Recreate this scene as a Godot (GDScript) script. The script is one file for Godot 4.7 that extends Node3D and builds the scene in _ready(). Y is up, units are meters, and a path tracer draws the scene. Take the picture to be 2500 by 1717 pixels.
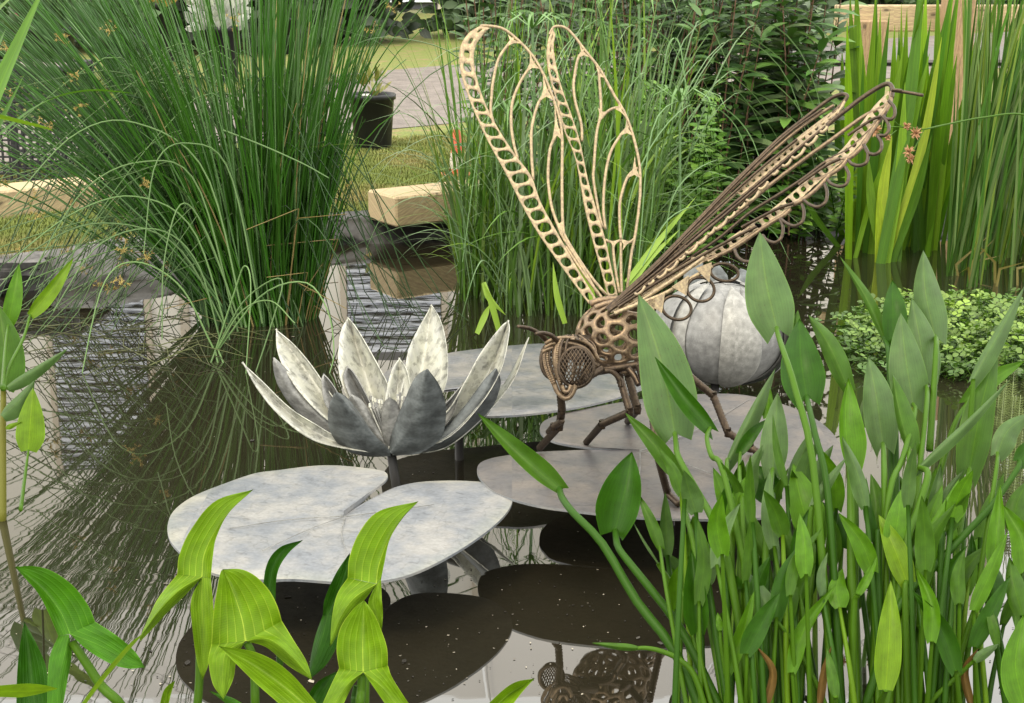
extends Node3D
# ---- camera geometry: pixel coordinates below are those of the 2500 x 1717 photograph ----
const F := 3718.6
const PITCH := 15.3
const GH := 0.09
var cp := Vector3(0, 1.25, 0)
var fw: Vector3
var up: Vector3
var rt := Vector3(1, 0, 0)
var rng := RandomNumberGenerator.new()
var M := {}
var used := {}

class Mb:
	var v := PackedVector3Array()
	var c := PackedColorArray()
	var u := PackedVector2Array()
	var i := PackedInt32Array()
	func put(p: Vector3, col := Color.WHITE, uv := Vector2.ZERO) -> int:
		v.append(p)
		c.append(col)
		u.append(uv)
		return v.size() - 1
	func tri(a: int, b: int, d: int) -> void:
		i.append(a)
		i.append(b)
		i.append(d)
	func quad(a: int, b: int, d: int, e: int) -> void:
		i.append(a)
		i.append(b)
		i.append(d)
		i.append(a)
		i.append(d)
		i.append(e)
	func mesh(smooth := true) -> ArrayMesh:
		var a := []
		a.resize(Mesh.ARRAY_MAX)
		a[Mesh.ARRAY_VERTEX] = v
		a[Mesh.ARRAY_COLOR] = c
		a[Mesh.ARRAY_TEX_UV] = u
		a[Mesh.ARRAY_INDEX] = i
		if smooth:
			var st := SurfaceTool.new()
			st.create_from_arrays(a)
			st.generate_normals()
			return st.commit()
		var m := ArrayMesh.new()
		m.add_surface_from_arrays(Mesh.PRIMITIVE_TRIANGLES, a)
		return m

func P(x: float, y: float, d: float) -> Vector3:
	return cp + (fw + rt * ((x - 1250.0) / F) + up * ((858.5 - y) / F)) * d
func PV(p: Vector3) -> Vector3:
	return P(p.x, p.y, p.z)
func depth_at(x: float, y: float, h: float) -> float:
	var r := fw + rt * ((x - 1250.0) / F) + up * ((858.5 - y) / F)
	return (h - cp.y) / r.y
func W(x: float, y: float, h: float) -> Vector3:
	return P(x, y, depth_at(x, y, h))
func lin(r: float, g: float, b: float) -> Color:
	return Color(r, g, b).linear_to_srgb()
func rf(a: float, b: float) -> float:
	return rng.randf_range(a, b)

# ---- naming and tagging ----
func numbered(called: String) -> String:
	used[called] = used.get(called, -1) + 1
	return called if used[called] == 0 else "%s_%03d" % [called, used[called]]
func thing(called: String, label: String, category: String, at := Vector3.ZERO, group := "") -> Node3D:
	var o := Node3D.new()
	o.name = numbered(called)
	o.position = at
	add_child(o)
	o.set_meta("label", label)
	o.set_meta("category", category)
	if group:
		o.set_meta("group", group)
	return o
func part(called: String, mesh: Mesh, m: Material, parent: Node3D, stuff := false) -> MeshInstance3D:
	var o := MeshInstance3D.new()
	o.name = called
	o.mesh = mesh
	o.material_override = m
	if parent != self:
		var n := 0
		for ch in parent.get_children():
			if str(ch.name) == called or str(ch.name).begins_with(called + "_0") or str(ch.name).begins_with(called + "_1") or str(ch.name).begins_with(called + "_2"):
				n += 1
		if n:
			o.name = "%s_%03d" % [called, n]
		var off := Vector3.ZERO
		var q: Node3D = parent
		while q != self:
			off += q.position
			q = q.get_parent()
		o.position = -off
	else:
		o.name = numbered(called)
	parent.add_child(o, true)
	if stuff:
		o.set_meta("kind", "stuff")
	return o
func struct(called: String, mesh: Mesh, m: Material) -> MeshInstance3D:
	var o := part(called, mesh, m, self)
	o.set_meta("kind", "structure")
	return o
func mat(name_: String, col: Color, rough: float, metal := 0.0, tex: Texture2D = null, vc := false) -> StandardMaterial3D:
	var m := StandardMaterial3D.new()
	m.resource_name = name_
	m.albedo_color = col
	m.roughness = rough
	m.metallic = metal
	m.albedo_texture = tex
	m.vertex_color_use_as_albedo = vc
	m.cull_mode = BaseMaterial3D.CULL_DISABLED
	M[name_] = m
	return m
func tri_map(m: StandardMaterial3D, s: float, world := true) -> void:
	m.uv1_triplanar = true
	m.uv1_world_triplanar = world
	m.uv1_scale = Vector3(s, s, s)
func bump(m: StandardMaterial3D, t: Texture2D, cm: float) -> void:
	m.heightmap_enabled = true
	m.heightmap_texture = t
	m.heightmap_scale = cm
func tex(w: int, h: int, f: Callable) -> ImageTexture:
	var im := Image.create(w, h, false, Image.FORMAT_RGBA8)
	for y in h:
		for x in w:
			im.set_pixel(x, y, f.call(x, y))
	return ImageTexture.create_from_image(im)
func noise(seed_: int, freq: float, oct := 4) -> FastNoiseLite:
	var n := FastNoiseLite.new()
	n.seed = seed_
	n.frequency = freq
	n.noise_type = FastNoiseLite.TYPE_SIMPLEX_SMOOTH
	n.fractal_octaves = oct
	return n

# ---- shapes ----
func cr(p: Array, n: int) -> Array:
	# Catmull-Rom through p (Vector3), n + 1 samples
	var out := []
	var k := p.size() - 1
	for j in n + 1:
		var t := float(j) / n * k
		var a := mini(int(t), k - 1)
		var f := t - a
		var p1: Vector3 = p[a]
		var p2: Vector3 = p[a + 1]
		var p0: Vector3 = p[a - 1] if a > 0 else p1 * 2.0 - p2
		var p3: Vector3 = p[a + 2] if a + 2 <= k else p2 * 2.0 - p1
		out.append(0.5 * (2.0 * p1 + (p2 - p0) * f + (2.0 * p0 - 5.0 * p1 + 4.0 * p2 - p3) * f * f + (3.0 * p1 - p0 - 3.0 * p2 + p3) * f * f * f))
	return out
func even(p: Array, n: int) -> Array:
	# the same curve with its samples spaced evenly along its length
	var fine := cr(p, n * 6)
	var at := [0.0]
	for k in range(1, fine.size()):
		at.append(at[k - 1] + (fine[k] as Vector3).distance_to(fine[k - 1]))
	var out := []
	var j := 0
	for k in n + 1:
		var want: float = at[at.size() - 1] * k / n
		while j < at.size() - 2 and at[j + 1] < want:
			j += 1
		out.append((fine[j] as Vector3).lerp(fine[j + 1], clampf((want - at[j]) / maxf(at[j + 1] - at[j], 1e-6), 0, 1)))
	return out
func px(a: Array, d0: float, d1: float, s := 1.0, ox := 0.0, oy := 0.0) -> Array:
	# [x, y, x, y ...] of a view enlarged s times from (ox, oy) -> Vector3(x, y, depth)
	var out := []
	var n := a.size() / 2
	for k in n:
		out.append(Vector3(ox + a[2 * k] / s, oy + a[2 * k + 1] / s, lerpf(d0, d1, float(k) / maxi(n - 1, 1))))
	return out
func world(a: Array) -> Array:
	return a.map(func(p): return PV(p))
func tube(mb: Mb, pts: Array, r0: float, r1: float, sides := 6, col := Color.WHITE, ridge := 0.0, cap := true) -> void:
	var n := pts.size()
	var ref := Vector3(0.13, 0.31, 0.94)
	var first := mb.v.size()
	for k in n:
		var a: Vector3 = pts[maxi(k - 1, 0)]
		var b: Vector3 = pts[mini(k + 1, n - 1)]
		var t := (b - a).normalized()
		var x := t.cross(ref).normalized()
		ref = x.cross(t)
		var f := float(k) / (n - 1)
		var r := lerpf(r0, r1, f)
		if ridge > 0.0:
			r *= 1.0 + (ridge if k % 2 == 0 else -ridge)
		for s in sides:
			var g := TAU * s / sides
			mb.put(pts[k] + (x * cos(g) + ref * sin(g)) * r, col, Vector2(float(s) / sides, f))
	for k in n - 1:
		for s in sides:
			var s2 := (s + 1) % sides
			mb.quad(first + k * sides + s, first + k * sides + s2, first + (k + 1) * sides + s2, first + (k + 1) * sides + s)
	if cap:
		for e in [0, n - 1]:
			var c := mb.put(pts[e], col)
			for s in sides:
				mb.tri(c, first + e * sides + s, first + e * sides + (s + 1) % sides)
func ribbon(mb: Mb, pts: Array, w: float, side: Vector3, col: Color, v := 0.25, wide_at := 0.35) -> void:
	# a grass blade: three columns, folded, tapering to its tip
	var n := pts.size()
	var first := mb.v.size()
	for k in n:
		var a: Vector3 = pts[maxi(k - 1, 0)]
		var b: Vector3 = pts[mini(k + 1, n - 1)]
		var t := (b - a).normalized()
		var x := (side - t * side.dot(t)).normalized()
		var nn := x.cross(t)
		var f := float(k) / (n - 1)
		var ww := w * (lerpf(0.75, 1.0, f / wide_at) if f < wide_at else maxf(0.03, 1.0 - pow((f - wide_at) / (1.0 - wide_at), 1.8)))
		var p: Vector3 = pts[k]
		mb.put(p - x * ww + nn * ww * v, col, Vector2(0, f))
		mb.put(p, col, Vector2(0.5, f))
		mb.put(p + x * ww + nn * ww * v, col, Vector2(1, f))
	for k in n - 1:
		for s in 2:
			mb.quad(first + k * 3 + s, first + k * 3 + s + 1, first + k * 3 + s + 4, first + k * 3 + s + 3)
func blade(mb: Mb, mid: Array, left: Array, right: Array, n: int, m: int, zl: float, zr: float, col := Color.WHITE, ripple := 0.0, start := true) -> void:
	# a leaf or petal between two edges and a midrib, all as Vector3(x, y, depth); the edges stand zl / zr metres off the midrib
	var a := cr(mid, n)
	var l := cr(left, n)
	var r := cr(right, n)
	var first := mb.v.size()
	var ph := rf(0, TAU)
	for k in n + 1:
		var t := float(k) / n
		for s in range(-m, m + 1):
			var f := absf(s) / float(m)
			var e: Vector3 = l[k] if s < 0 else r[k]
			var q: Vector3 = (a[k] as Vector3).lerp(e, f)
			q.z += (zl if s < 0 else zr) * pow(f, 1.6) * sin(PI * clampf(t * 0.85 + 0.12 if start else pow(t, 0.8), 0, 1)) + ripple * sin(t * 13.0 + ph + s) * f * f
			mb.put(PV(q), col, Vector2(0.5 + 0.5 * s / m, t))
	var w := 2 * m + 1
	for k in n:
		for s in 2 * m:
			mb.quad(first + k * w + s, first + k * w + s + 1, first + (k + 1) * w + s + 1, first + (k + 1) * w + s)
func box(mb: Mb, t: Transform3D, size: Vector3, col := Color.WHITE, bev := 0.0) -> void:
	var h := size * 0.5
	for ax in 3:
		for sg in [-1.0, 1.0]:
			var n := Vector3.ZERO
			n[ax] = sg
			var a := Vector3.ZERO
			a[(ax + 1) % 3] = 1.0
			var b := Vector3.ZERO
			b[(ax + 2) % 3] = 1.0
			var id := []
			for c in [Vector2(-1, -1), Vector2(1, -1), Vector2(1, 1), Vector2(-1, 1)]:
				var p: Vector3 = n * h + a * (h[(ax + 1) % 3] - bev) * c.x + b * (h[(ax + 2) % 3] - bev) * c.y
				id.append(mb.put(t * p, col, Vector2(c.x * h[(ax + 1) % 3], c.y * h[(ax + 2) % 3])))
			if sg > 0:
				mb.quad(id[0], id[3], id[2], id[1])
			else:
				mb.quad(id[0], id[1], id[2], id[3])
	if bev > 0.0:
		# chamfers along the twelve edges and the eight corners
		for ax in 3:
			var b1 := (ax + 1) % 3
			var c1 := (ax + 2) % 3
			for s1 in [-1.0, 1.0]:
				for s2 in [-1.0, 1.0]:
					var id := []
					for e in [-1.0, 1.0]:
						for w in 2:
							var p := Vector3.ZERO
							p[ax] = e * (h[ax] - bev)
							p[b1] = s1 * (h[b1] - (bev if w else 0.0))
							p[c1] = s2 * (h[c1] - (0.0 if w else bev))
							id.append(mb.put(t * p, col))
					mb.quad(id[0], id[1], id[3], id[2])
		for sx in [-1.0, 1.0]:
			for sy in [-1.0, 1.0]:
				for sz in [-1.0, 1.0]:
					var s := Vector3(sx, sy, sz)
					var id := []
					for ax in 3:
						var p := s * (h - Vector3(bev, bev, bev))
						p[ax] = s[ax] * h[ax]
						id.append(mb.put(t * p, col))
					mb.tri(id[0], id[1], id[2])
func holed(mb: Mb, left: Array, right: Array, n: int, across: Array, along: float, th: float, col := Color.WHITE) -> void:
	# a flat strip between two edges with a row of n rounded holes; across = hole width as a share of the strip, from one end to the other
	var N := n * 4
	var l := even(left, N)
	var r := even(right, N)
	var sm := func(t: float, s: float) -> Vector3:
		var q := clampf(t, 0, 1) * N
		var k := mini(int(q), N - 1)
		return (l[k] as Vector3).lerp(l[k + 1], q - k).lerp((r[k] as Vector3).lerp(r[k + 1], q - k), s)
	for h in n:
		var tm := (h + 0.5) / n
		var q := tm * (across.size() - 1)
		var k := mini(int(q), across.size() - 2)
		var ac: float = lerpf(across[k], across[k + 1], q - k)
		var al := along * lerpf(1.0, ac / 0.7, 0.6)
		var first := mb.v.size()
		for j in 16:
			var g := TAU * j / 16
			var cx := cos(g)
			var cy := sin(g)
			var big := maxf(absf(cx), absf(cy))
			var ex := signf(cx) * pow(absf(cx), 0.8)
			var ey := signf(cy) * pow(absf(cy), 0.8)
			var o: Vector3 = sm.call(tm + cy / big * 0.5 / n, 0.5 + cx / big * 0.5)
			var e: Vector3 = sm.call(tm + ey * 0.5 / n * al, 0.5 + ex * 0.5 * ac)
			var e2: Vector3 = e.lerp(o, 0.18)
			for z in [-th, th]:
				mb.put(P(o.x, o.y, o.z + z), col)
				mb.put(P(e2.x, e2.y, e2.z + z), col)
				mb.put(P(e.x, e.y, e.z + z * 0.6), col)
		for j in 16:
			var a := first + j * 6
			var b := first + (j + 1) % 16 * 6
			mb.quad(a, b, b + 1, a + 1)
			mb.quad(a + 1, b + 1, b + 2, a + 2)
			mb.quad(a + 3, a + 4, b + 4, b + 3)
			mb.quad(a + 4, a + 5, b + 5, b + 4)
			mb.quad(a + 2, b + 2, b + 5, a + 5)
			mb.quad(a, a + 3, b + 3, b)
func rod(mb: Mb, a: Array, d0: float, d1: float, r: float, s := 1.0, ox := 0.0, oy := 0.0, n := 20, r1 := -1.0) -> void:
	tube(mb, world(cr(px(a, d0, d1, s, ox, oy), n)), r, r if r1 < 0 else r1, 7)
func leaf_mesh(l: float, w: float, fold := 0.25, n := 5) -> ArrayMesh:
	# a small lance-shaped leaf along +y, folded along its midrib and bent back
	var mb := Mb.new()
	for k in n + 1:
		var t := float(k) / n
		var ww := w * pow(sin(PI * clampf(t * 0.93 + 0.05, 0, 1)), 0.8) * (1.0 if k < n else 0.0)
		var c := Vector3(0, l * t, -l * 0.25 * t * t)
		mb.put(c + Vector3(-ww, 0, ww * fold), Color.WHITE, Vector2(0, t))
		mb.put(c, Color.WHITE, Vector2(0.5, t))
		mb.put(c + Vector3(ww, 0, ww * fold), Color.WHITE, Vector2(1, t))
	for k in n:
		for s in 2:
			mb.quad(k * 3 + s, k * 3 + s + 1, k * 3 + s + 4, k * 3 + s + 3)
	return mb.mesh()
func scatter(called: String, mesh: Mesh, m: Material, parent: Node3D, places: Array, tints := []) -> MultiMeshInstance3D:
	var mm := MultiMesh.new()
	mm.transform_format = MultiMesh.TRANSFORM_3D
	mm.use_colors = tints.size() > 0
	mm.mesh = mesh
	mm.instance_count = places.size()
	for k in places.size():
		mm.set_instance_transform(k, places[k])
		if tints.size():
			mm.set_instance_color(k, tints[k])
	var o := MultiMeshInstance3D.new()
	o.name = called
	o.multimesh = mm
	o.material_override = m
	if parent != self:
		o.position = -parent.position
	parent.add_child(o, true)
	o.set_meta("kind", "stuff")
	return o
func stand(p: Vector3, dir: Vector3, face: Vector3, s: float) -> Transform3D:
	# +y along dir, +z towards face
	var y := dir.normalized()
	var x := y.cross(face)
	x = x.normalized() if x.length() > 0.01 else Vector3.RIGHT
	return Transform3D(Basis(x, y, x.cross(y)).scaled(Vector3(s, s, s)), p)
func materials() -> void:
	var n1 := noise(3, 0.02)
	var n2 := noise(8, 0.09, 3)
	var n3 := noise(21, 0.006, 5)
	# zinc sheet: cloudy grey with pale bloom and darker scuffs drawn along one direction
	var zinc := func(x: int, y: int) -> Color:
		var a := n3.get_noise_2d(x * 1.2, y * 1.2) * 0.8 + n1.get_noise_2d(x * 1.0, y * 1.0) * 0.5
		var b := n2.get_noise_2d(x * 0.5 + y * 0.2, y * 0.9 - x * 0.2)
		var v := 0.82 + a * 0.17 + b * 0.05 + n2.get_noise_2d(x * 1.5, y * 1.5) * 0.06
		if n1.get_noise_2d(x * 0.5 + 400 + y * 0.5, y * 1.6 - x * 0.9) > 0.5:
			v -= 0.10
		# round water stains
		var st := n1.get_noise_2d(x * 0.7 + 900, y * 0.7)
		v -= 0.09 * exp(-pow((st - 0.25) / 0.035, 2))
		var warm := clampf(a * 0.9, -0.3, 0.35)
		return Color(v + warm * 0.05, v + 0.006, v + 0.012 - warm * 0.08)
	var zt := tex(512, 512, zinc)
	var dents := tex(256, 256, func(x: int, y: int) -> Color:
		var v := 0.5 + 0.4 * n1.get_noise_2d(x * 0.5, y * 0.5) + 0.1 * n2.get_noise_2d(x, y)
		return Color(v, v, v))
	var z := mat("zinc_pale", lin(0.40, 0.405, 0.418), 0.45, 0.25, zt, true)
	tri_map(z, 1.6)
	bump(z, dents, 0.25)
	z = mat("zinc_brown", lin(0.205, 0.183, 0.174), 0.44, 0.2, zt, true)
	tri_map(z, 1.4)
	bump(z, dents, 0.25)
	z = mat("zinc_grey", lin(0.345, 0.335, 0.342), 0.3, 0.35, zt, true)
	tri_map(z, 1.9)
	bump(z, dents, 0.3)
	z = mat("petal_pale", lin(0.57, 0.57, 0.53), 0.45, 0.1, tex(512, 512, func(x: int, y: int) -> Color:
		var a := n1.get_noise_2d(x * 0.55, y * 0.55)
		var v := 0.93 + a * 0.10 + n2.get_noise_2d(x, y) * 0.04
		v -= 0.30 * smoothstep(0.12, 0.34, n1.get_noise_2d(x * 0.9 + 700, y * 0.9) + 0.25 * n2.get_noise_2d(x * 0.8, y * 0.8))
		return Color(v, v, v - 0.02 - a * 0.05)))
	tri_map(z, 3.2)
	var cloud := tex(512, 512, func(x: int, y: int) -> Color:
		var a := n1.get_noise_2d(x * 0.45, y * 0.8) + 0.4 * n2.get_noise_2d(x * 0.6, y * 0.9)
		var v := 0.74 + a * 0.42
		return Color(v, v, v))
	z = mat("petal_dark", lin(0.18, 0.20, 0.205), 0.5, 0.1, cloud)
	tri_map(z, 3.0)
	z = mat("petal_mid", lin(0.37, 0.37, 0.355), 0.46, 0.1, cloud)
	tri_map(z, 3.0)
	z = mat("bud_zinc", lin(0.46, 0.455, 0.43), 0.55, 0.15, tex(512, 512, func(x: int, y: int) -> Color:
		var a := n1.get_noise_2d(x * 1.2, y * 1.2)
		var ring := sin(n3.get_noise_2d(x * 1.6, y * 1.6) * 60.0)
		var v := 0.80 + a * 0.22 + ring * 0.05
		return Color(v, v, v)))
	tri_map(z, 3.4)
	var z2 := mat("bud_grey", lin(0.35, 0.35, 0.345), 0.55, 0.15, z.albedo_texture)
	tri_map(z2, 2.9)
	# bronze-brown steel
	var bt := tex(256, 256, func(x: int, y: int) -> Color:
		var a := n1.get_noise_2d(x * 2.0, y * 2.0)
		var b := n2.get_noise_2d(x, y)
		var v := 0.82 + a * 0.25 + b * 0.12
		return Color(v, v * (0.97 + b * 0.04), v * (0.93 - a * 0.05)))
	z = mat("bronze_pale", lin(0.53, 0.44, 0.305), 0.5, 0.45, bt)
	tri_map(z, 9.0)
	z = mat("bronze_tan", lin(0.44, 0.36, 0.25), 0.48, 0.5, bt)
	tri_map(z, 9.0)
	z = mat("bronze_dark", lin(0.115, 0.089, 0.068), 0.38, 0.8, bt)
	tri_map(z, 9.0)
	z = mat("bronze_mid", lin(0.33, 0.252, 0.18), 0.42, 0.65, bt)
	tri_map(z, 9.0)
	mat("iron", lin(0.03, 0.028, 0.027), 0.5, 0.3)
	# leaves
	var streak := tex(128, 256, func(x: int, y: int) -> Color:
		var a := n2.get_noise_2d(x * 1.6, y * 0.05) * 0.07 + n1.get_noise_2d(x * 0.5, y * 0.6) * 0.12
		var rib := exp(-pow((x - 63.5) / 2.2, 2)) * 0.12
		var edge := exp(-pow((minf(x, 127 - x)) / 1.6, 2)) * 0.2
		var v := 0.86 + a
		if n2.get_noise_2d(x * 3.0 + 90, y * 1.5) > 0.56:
			return Color(v * 0.95, v * 0.72, v * 0.6)
		return Color(v + rib + edge, v + rib * 0.7 + edge, v - rib * 0.3 + edge * 0.3))
	var pick := {"leaf_glaucous": lin(0.085, 0.170, 0.040), "leaf_bright": lin(0.085, 0.215, 0.006), "leaf_dark": lin(0.032, 0.108, 0.004), "leaf_mid": lin(0.060, 0.148, 0.010), "leaf_dead": lin(0.20, 0.12, 0.035), "leaf_lime": lin(0.15, 0.275, 0.008)}
	for k in pick:
		z = mat(k, pick[k], 0.42 if k != "leaf_glaucous" else 0.5, 0.0, streak)
		z.backlight_enabled = true
		z.backlight = Color(0.5, 0.6, 0.1)
		z.metallic_specular = 0.42 if k == "leaf_glaucous" else 0.3
	z = mat("stalk", lin(0.046, 0.112, 0.004), 0.45)
	z.metallic_specular = 0.28
	z = mat("stalk_dark", lin(0.022, 0.070, 0.003), 0.45)
	z.metallic_specular = 0.28
	z = mat("stalk_light", lin(0.085, 0.17, 0.006), 0.45)
	z.metallic_specular = 0.28
	mat("stalk_brown", lin(0.14, 0.14, 0.012), 0.5)
	# arrowhead: palmate veins that run along the blade, with fine cross ribs
	var arrow := func(x: int, y: int) -> Color:
		var u := (x - 127.5) / 127.5
		var c := Vector3(0.112, 0.215, 0.004)
		var cross := sin(y * 1.05 + absf(u) * 34.0 + n1.get_noise_2d(x, y) * 2.0)
		var bl := n1.get_noise_2d(x * 0.35, y * 0.5)
		c *= 0.96 + cross * 0.06 + bl * 0.34
		var ribv := 0.0
		for l in [[0.0, 0.012], [0.27, 0.006], [0.52, 0.006], [0.76, 0.005]]:
			ribv = maxf(ribv, exp(-pow((absf(u) - l[0]) / (l[1] * (0.8 + 1.6 * exp(-y / 40.0))), 2)) * (0.95 if l[0] == 0.0 else 0.6))
		var e := exp(-pow((1.0 - absf(u)) / 0.02, 2)) * 0.6
		c = c.lerp(Vector3(0.36, 0.46, 0.05), clampf(maxf(ribv * (0.75 + bl * 0.7), e), 0, 1))
		if n2.get_noise_2d(x * 2.0 + 50, y * 2.0) > 0.60:
			c = c.lerp(Vector3(0.16, 0.13, 0.03), 0.7)
		return Color(c.x, c.y, c.z).linear_to_srgb()
	var at := tex(256, 256, arrow)
	var ah := tex(256, 256, func(x: int, y: int) -> Color:
		var u := (x - 127.5) / 127.5
		var h := 0.5 + 0.04 * sin(y * 1.05 + absf(u) * 34.0)
		for l in [0.0, 0.27, 0.52, 0.76]:
			h -= 0.35 * exp(-pow((absf(u) - l) / 0.035, 2))
		return Color(h, h, h))
	for k in [["arrow_lime", Color(1, 1, 1)], ["arrow_green", Color(0.62, 0.82, 0.75)], ["arrow_dark", Color(0.42, 0.62, 0.55)]]:
		z = mat(k[0], k[1], 0.52, 0.0, at)
		z.backlight_enabled = true
		z.backlight = Color(0.6, 0.6, 0.3)
		z.metallic_specular = 0.3
		bump(z, ah, 0.1)
	# grasses: colour per stem
	z = mat("rush", Color.WHITE, 0.42, 0.0, null, true)
	z.metallic_specular = 0.4
	z = mat("grass_blade", Color.WHITE, 0.45, 0.0, null, true)
	z.backlight_enabled = true
	z.backlight = Color(0.35, 0.4, 0.1)
	z = mat("foliage", Color.WHITE, 0.5, 0.0, null, true)
	z.backlight_enabled = true
	z.backlight = Color(0.4, 0.5, 0.1)
	z = mat("iris_leaf", Color.WHITE, 0.45, 0.0, streak, true)
	z.metallic_specular = 0.35
	z.backlight_enabled = true
	z.backlight = Color(0.9, 0.9, 0.2)
	mat("seed", lin(0.42, 0.32, 0.10), 0.8)
	mat("seed_red", lin(0.40, 0.22, 0.11), 0.8)
	mat("twig", lin(0.16, 0.085, 0.05), 0.7)
	# water: brown and still, with faint ripples
	z = mat("water_surface", lin(0.019, 0.0165, 0.010), 0.01)
	z.metallic_specular = 1.0
	z.clearcoat_enabled = true
	z.clearcoat = 0.55
	z.clearcoat_roughness = 0.01
	var wn := noise(77, 0.02, 3)
	bump(z, tex(512, 512, func(x: int, y: int) -> Color:
		var v := 0.5 + 0.5 * wn.get_noise_2d(x, y * 2.5)
		return Color(v, v, v)), 0.012)
	tri_map(z, 0.35)
	# ground
	z = mat("lawn", Color.WHITE, 0.9, 0.0, tex(512, 512, func(x: int, y: int) -> Color:
		var a := n1.get_noise_2d(x, y)
		var b := n2.get_noise_2d(x * 2, y * 2)
		var c := Vector3(0.17, 0.205, 0.04).lerp(Vector3(0.25, 0.19, 0.08), clampf(a * 1.6 + b * 0.5, 0, 1))
		c *= 0.85 + b * 0.4
		return Color(c.x, c.y, c.z).linear_to_srgb()))
	tri_map(z, 0.45)
	z = mat("turf", Color.WHITE, 0.7, 0.0, null, true)
	z = mat("paving", lin(0.25, 0.215, 0.195), 0.85, 0.0, tex(256, 256, func(x: int, y: int) -> Color:
		var v := 0.85 + n2.get_noise_2d(x * 3, y * 3) * 0.2 + n1.get_noise_2d(x, y) * 0.15
		return Color(v, v, v)))
	tri_map(z, 0.8)
	z = mat("liner", lin(0.20, 0.19, 0.185), 0.62, 0.0, tex(256, 256, func(x: int, y: int) -> Color:
		var v := 0.78 + n1.get_noise_2d(x, y) * 0.35 + n2.get_noise_2d(x, y) * 0.15
		return Color(v, v, v)), true)
	tri_map(z, 2.2)
	z = mat("mud", lin(0.05, 0.038, 0.025), 0.9)
	# timber
	var wt := tex(256, 512, func(x: int, y: int) -> Color:
		var g := sin((x + 26.0 * n1.get_noise_2d(x * 0.3, y * 0.12)) * 0.35 + n1.get_noise_2d(x * 0.5, y * 0.06) * 6.0)
		var v := 0.86 + g * 0.04 + n2.get_noise_2d(x * 2.5, y * 0.25) * 0.16
		for kn in [[60, 90], [190, 210], [110, 380], [30, 300], [215, 470]]:
			var dd := Vector2(x - kn[0], (y - kn[1]) * 0.55).length()
			v -= 0.38 * exp(-pow(dd / 9.0, 2)) - 0.05 * sin(dd * 0.9) * exp(-dd / 22.0)
		return Color(v, v * (0.97 + g * 0.015), v * 0.93))
	z = mat("timber", lin(0.60, 0.495, 0.315), 0.7, 0.0, wt)
	z.uv1_scale = Vector3(4, 2, 1)
	z = mat("timber_old", lin(0.46, 0.33, 0.20), 0.75, 0.0, wt)
	z.uv1_scale = Vector3(4, 2, 1)
	mat("black_plastic", lin(0.012, 0.013, 0.016), 0.42)
	mat("soil", lin(0.05, 0.035, 0.02), 0.95)
	mat("white_sheet", lin(0.74, 0.71, 0.69), 0.6)
	mat("canvas_roof", lin(0.62, 0.60, 0.585), 0.6)
	z = mat("decking", lin(0.15, 0.14, 0.135), 0.8)
	mat("seam", lin(0.36, 0.35, 0.34), 0.6)
	mat("grey_louvre", lin(0.52, 0.55, 0.64), 0.4)
	mat("louvre_back", lin(0.10, 0.10, 0.12), 0.6)
	mat("tan_trim", lin(0.50, 0.44, 0.38), 0.6)
	mat("cone_orange", lin(0.62, 0.12, 0.06), 0.45)
	mat("cone_white", lin(0.55, 0.50, 0.42), 0.5)
	mat("tag_white", lin(0.7, 0.7, 0.66), 0.5)
	mat("petal_pink", lin(0.5, 0.08, 0.18), 0.6)
	mat("speck", Color.WHITE, 0.8, 0.0, null, true)

func _ready() -> void:
	rng.seed = 4711
	fw = Vector3(0, -sin(deg_to_rad(PITCH)), -cos(deg_to_rad(PITCH)))
	up = Vector3(0, cos(deg_to_rad(PITCH)), -sin(deg_to_rad(PITCH)))
	var cam := Camera3D.new()
	cam.name = "camera"
	cam.position = cp
	cam.rotation = Vector3(-deg_to_rad(PITCH), 0, 0)
	cam.fov = 26.0
	cam.near = 0.1
	cam.far = 400.0
	add_child(cam)
	var we := WorldEnvironment.new()
	we.name = "world_environment"
	var env := Environment.new()
	env.background_mode = Environment.BG_SKY
	var sky := Sky.new()
	var sm := ProceduralSkyMaterial.new()
	sm.sky_top_color = Color(0.97, 0.965, 0.94)
	sm.sky_horizon_color = Color(0.94, 0.93, 0.90)
	sm.sky_curve = 0.25
	sm.ground_bottom_color = Color(0.25, 0.27, 0.18)
	sm.ground_horizon_color = Color(0.4, 0.42, 0.35)
	sm.sky_energy_multiplier = 1.5
	sky.sky_material = sm
	env.sky = sky
	env.tonemap_mode = Environment.TONE_MAPPER_LINEAR
	env.tonemap_exposure = 1.22
	env.sdfgi_enabled = true
	env.ssao_enabled = true
	env.ssil_enabled = true
	we.environment = env
	add_child(we)
	var sun := DirectionalLight3D.new()
	sun.name = "sun"
	sun.light_energy = 0.5
	sun.light_color = Color(1.0, 0.94, 0.82)
	sun.light_angular_distance = 14.0
	sun.rotation_degrees = Vector3(-58, -35, 0)
	sun.shadow_enabled = true
	add_child(sun)
	materials()
	ground_and_water()
	background()
	pads()
	flower()
	bud()
	insect()
	rushes()
	sedge()
	shrubs()
	iris_and_reeds()
	clover()
	pickerel()
	arrowheads()
	front_grass()
	debris()

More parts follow.
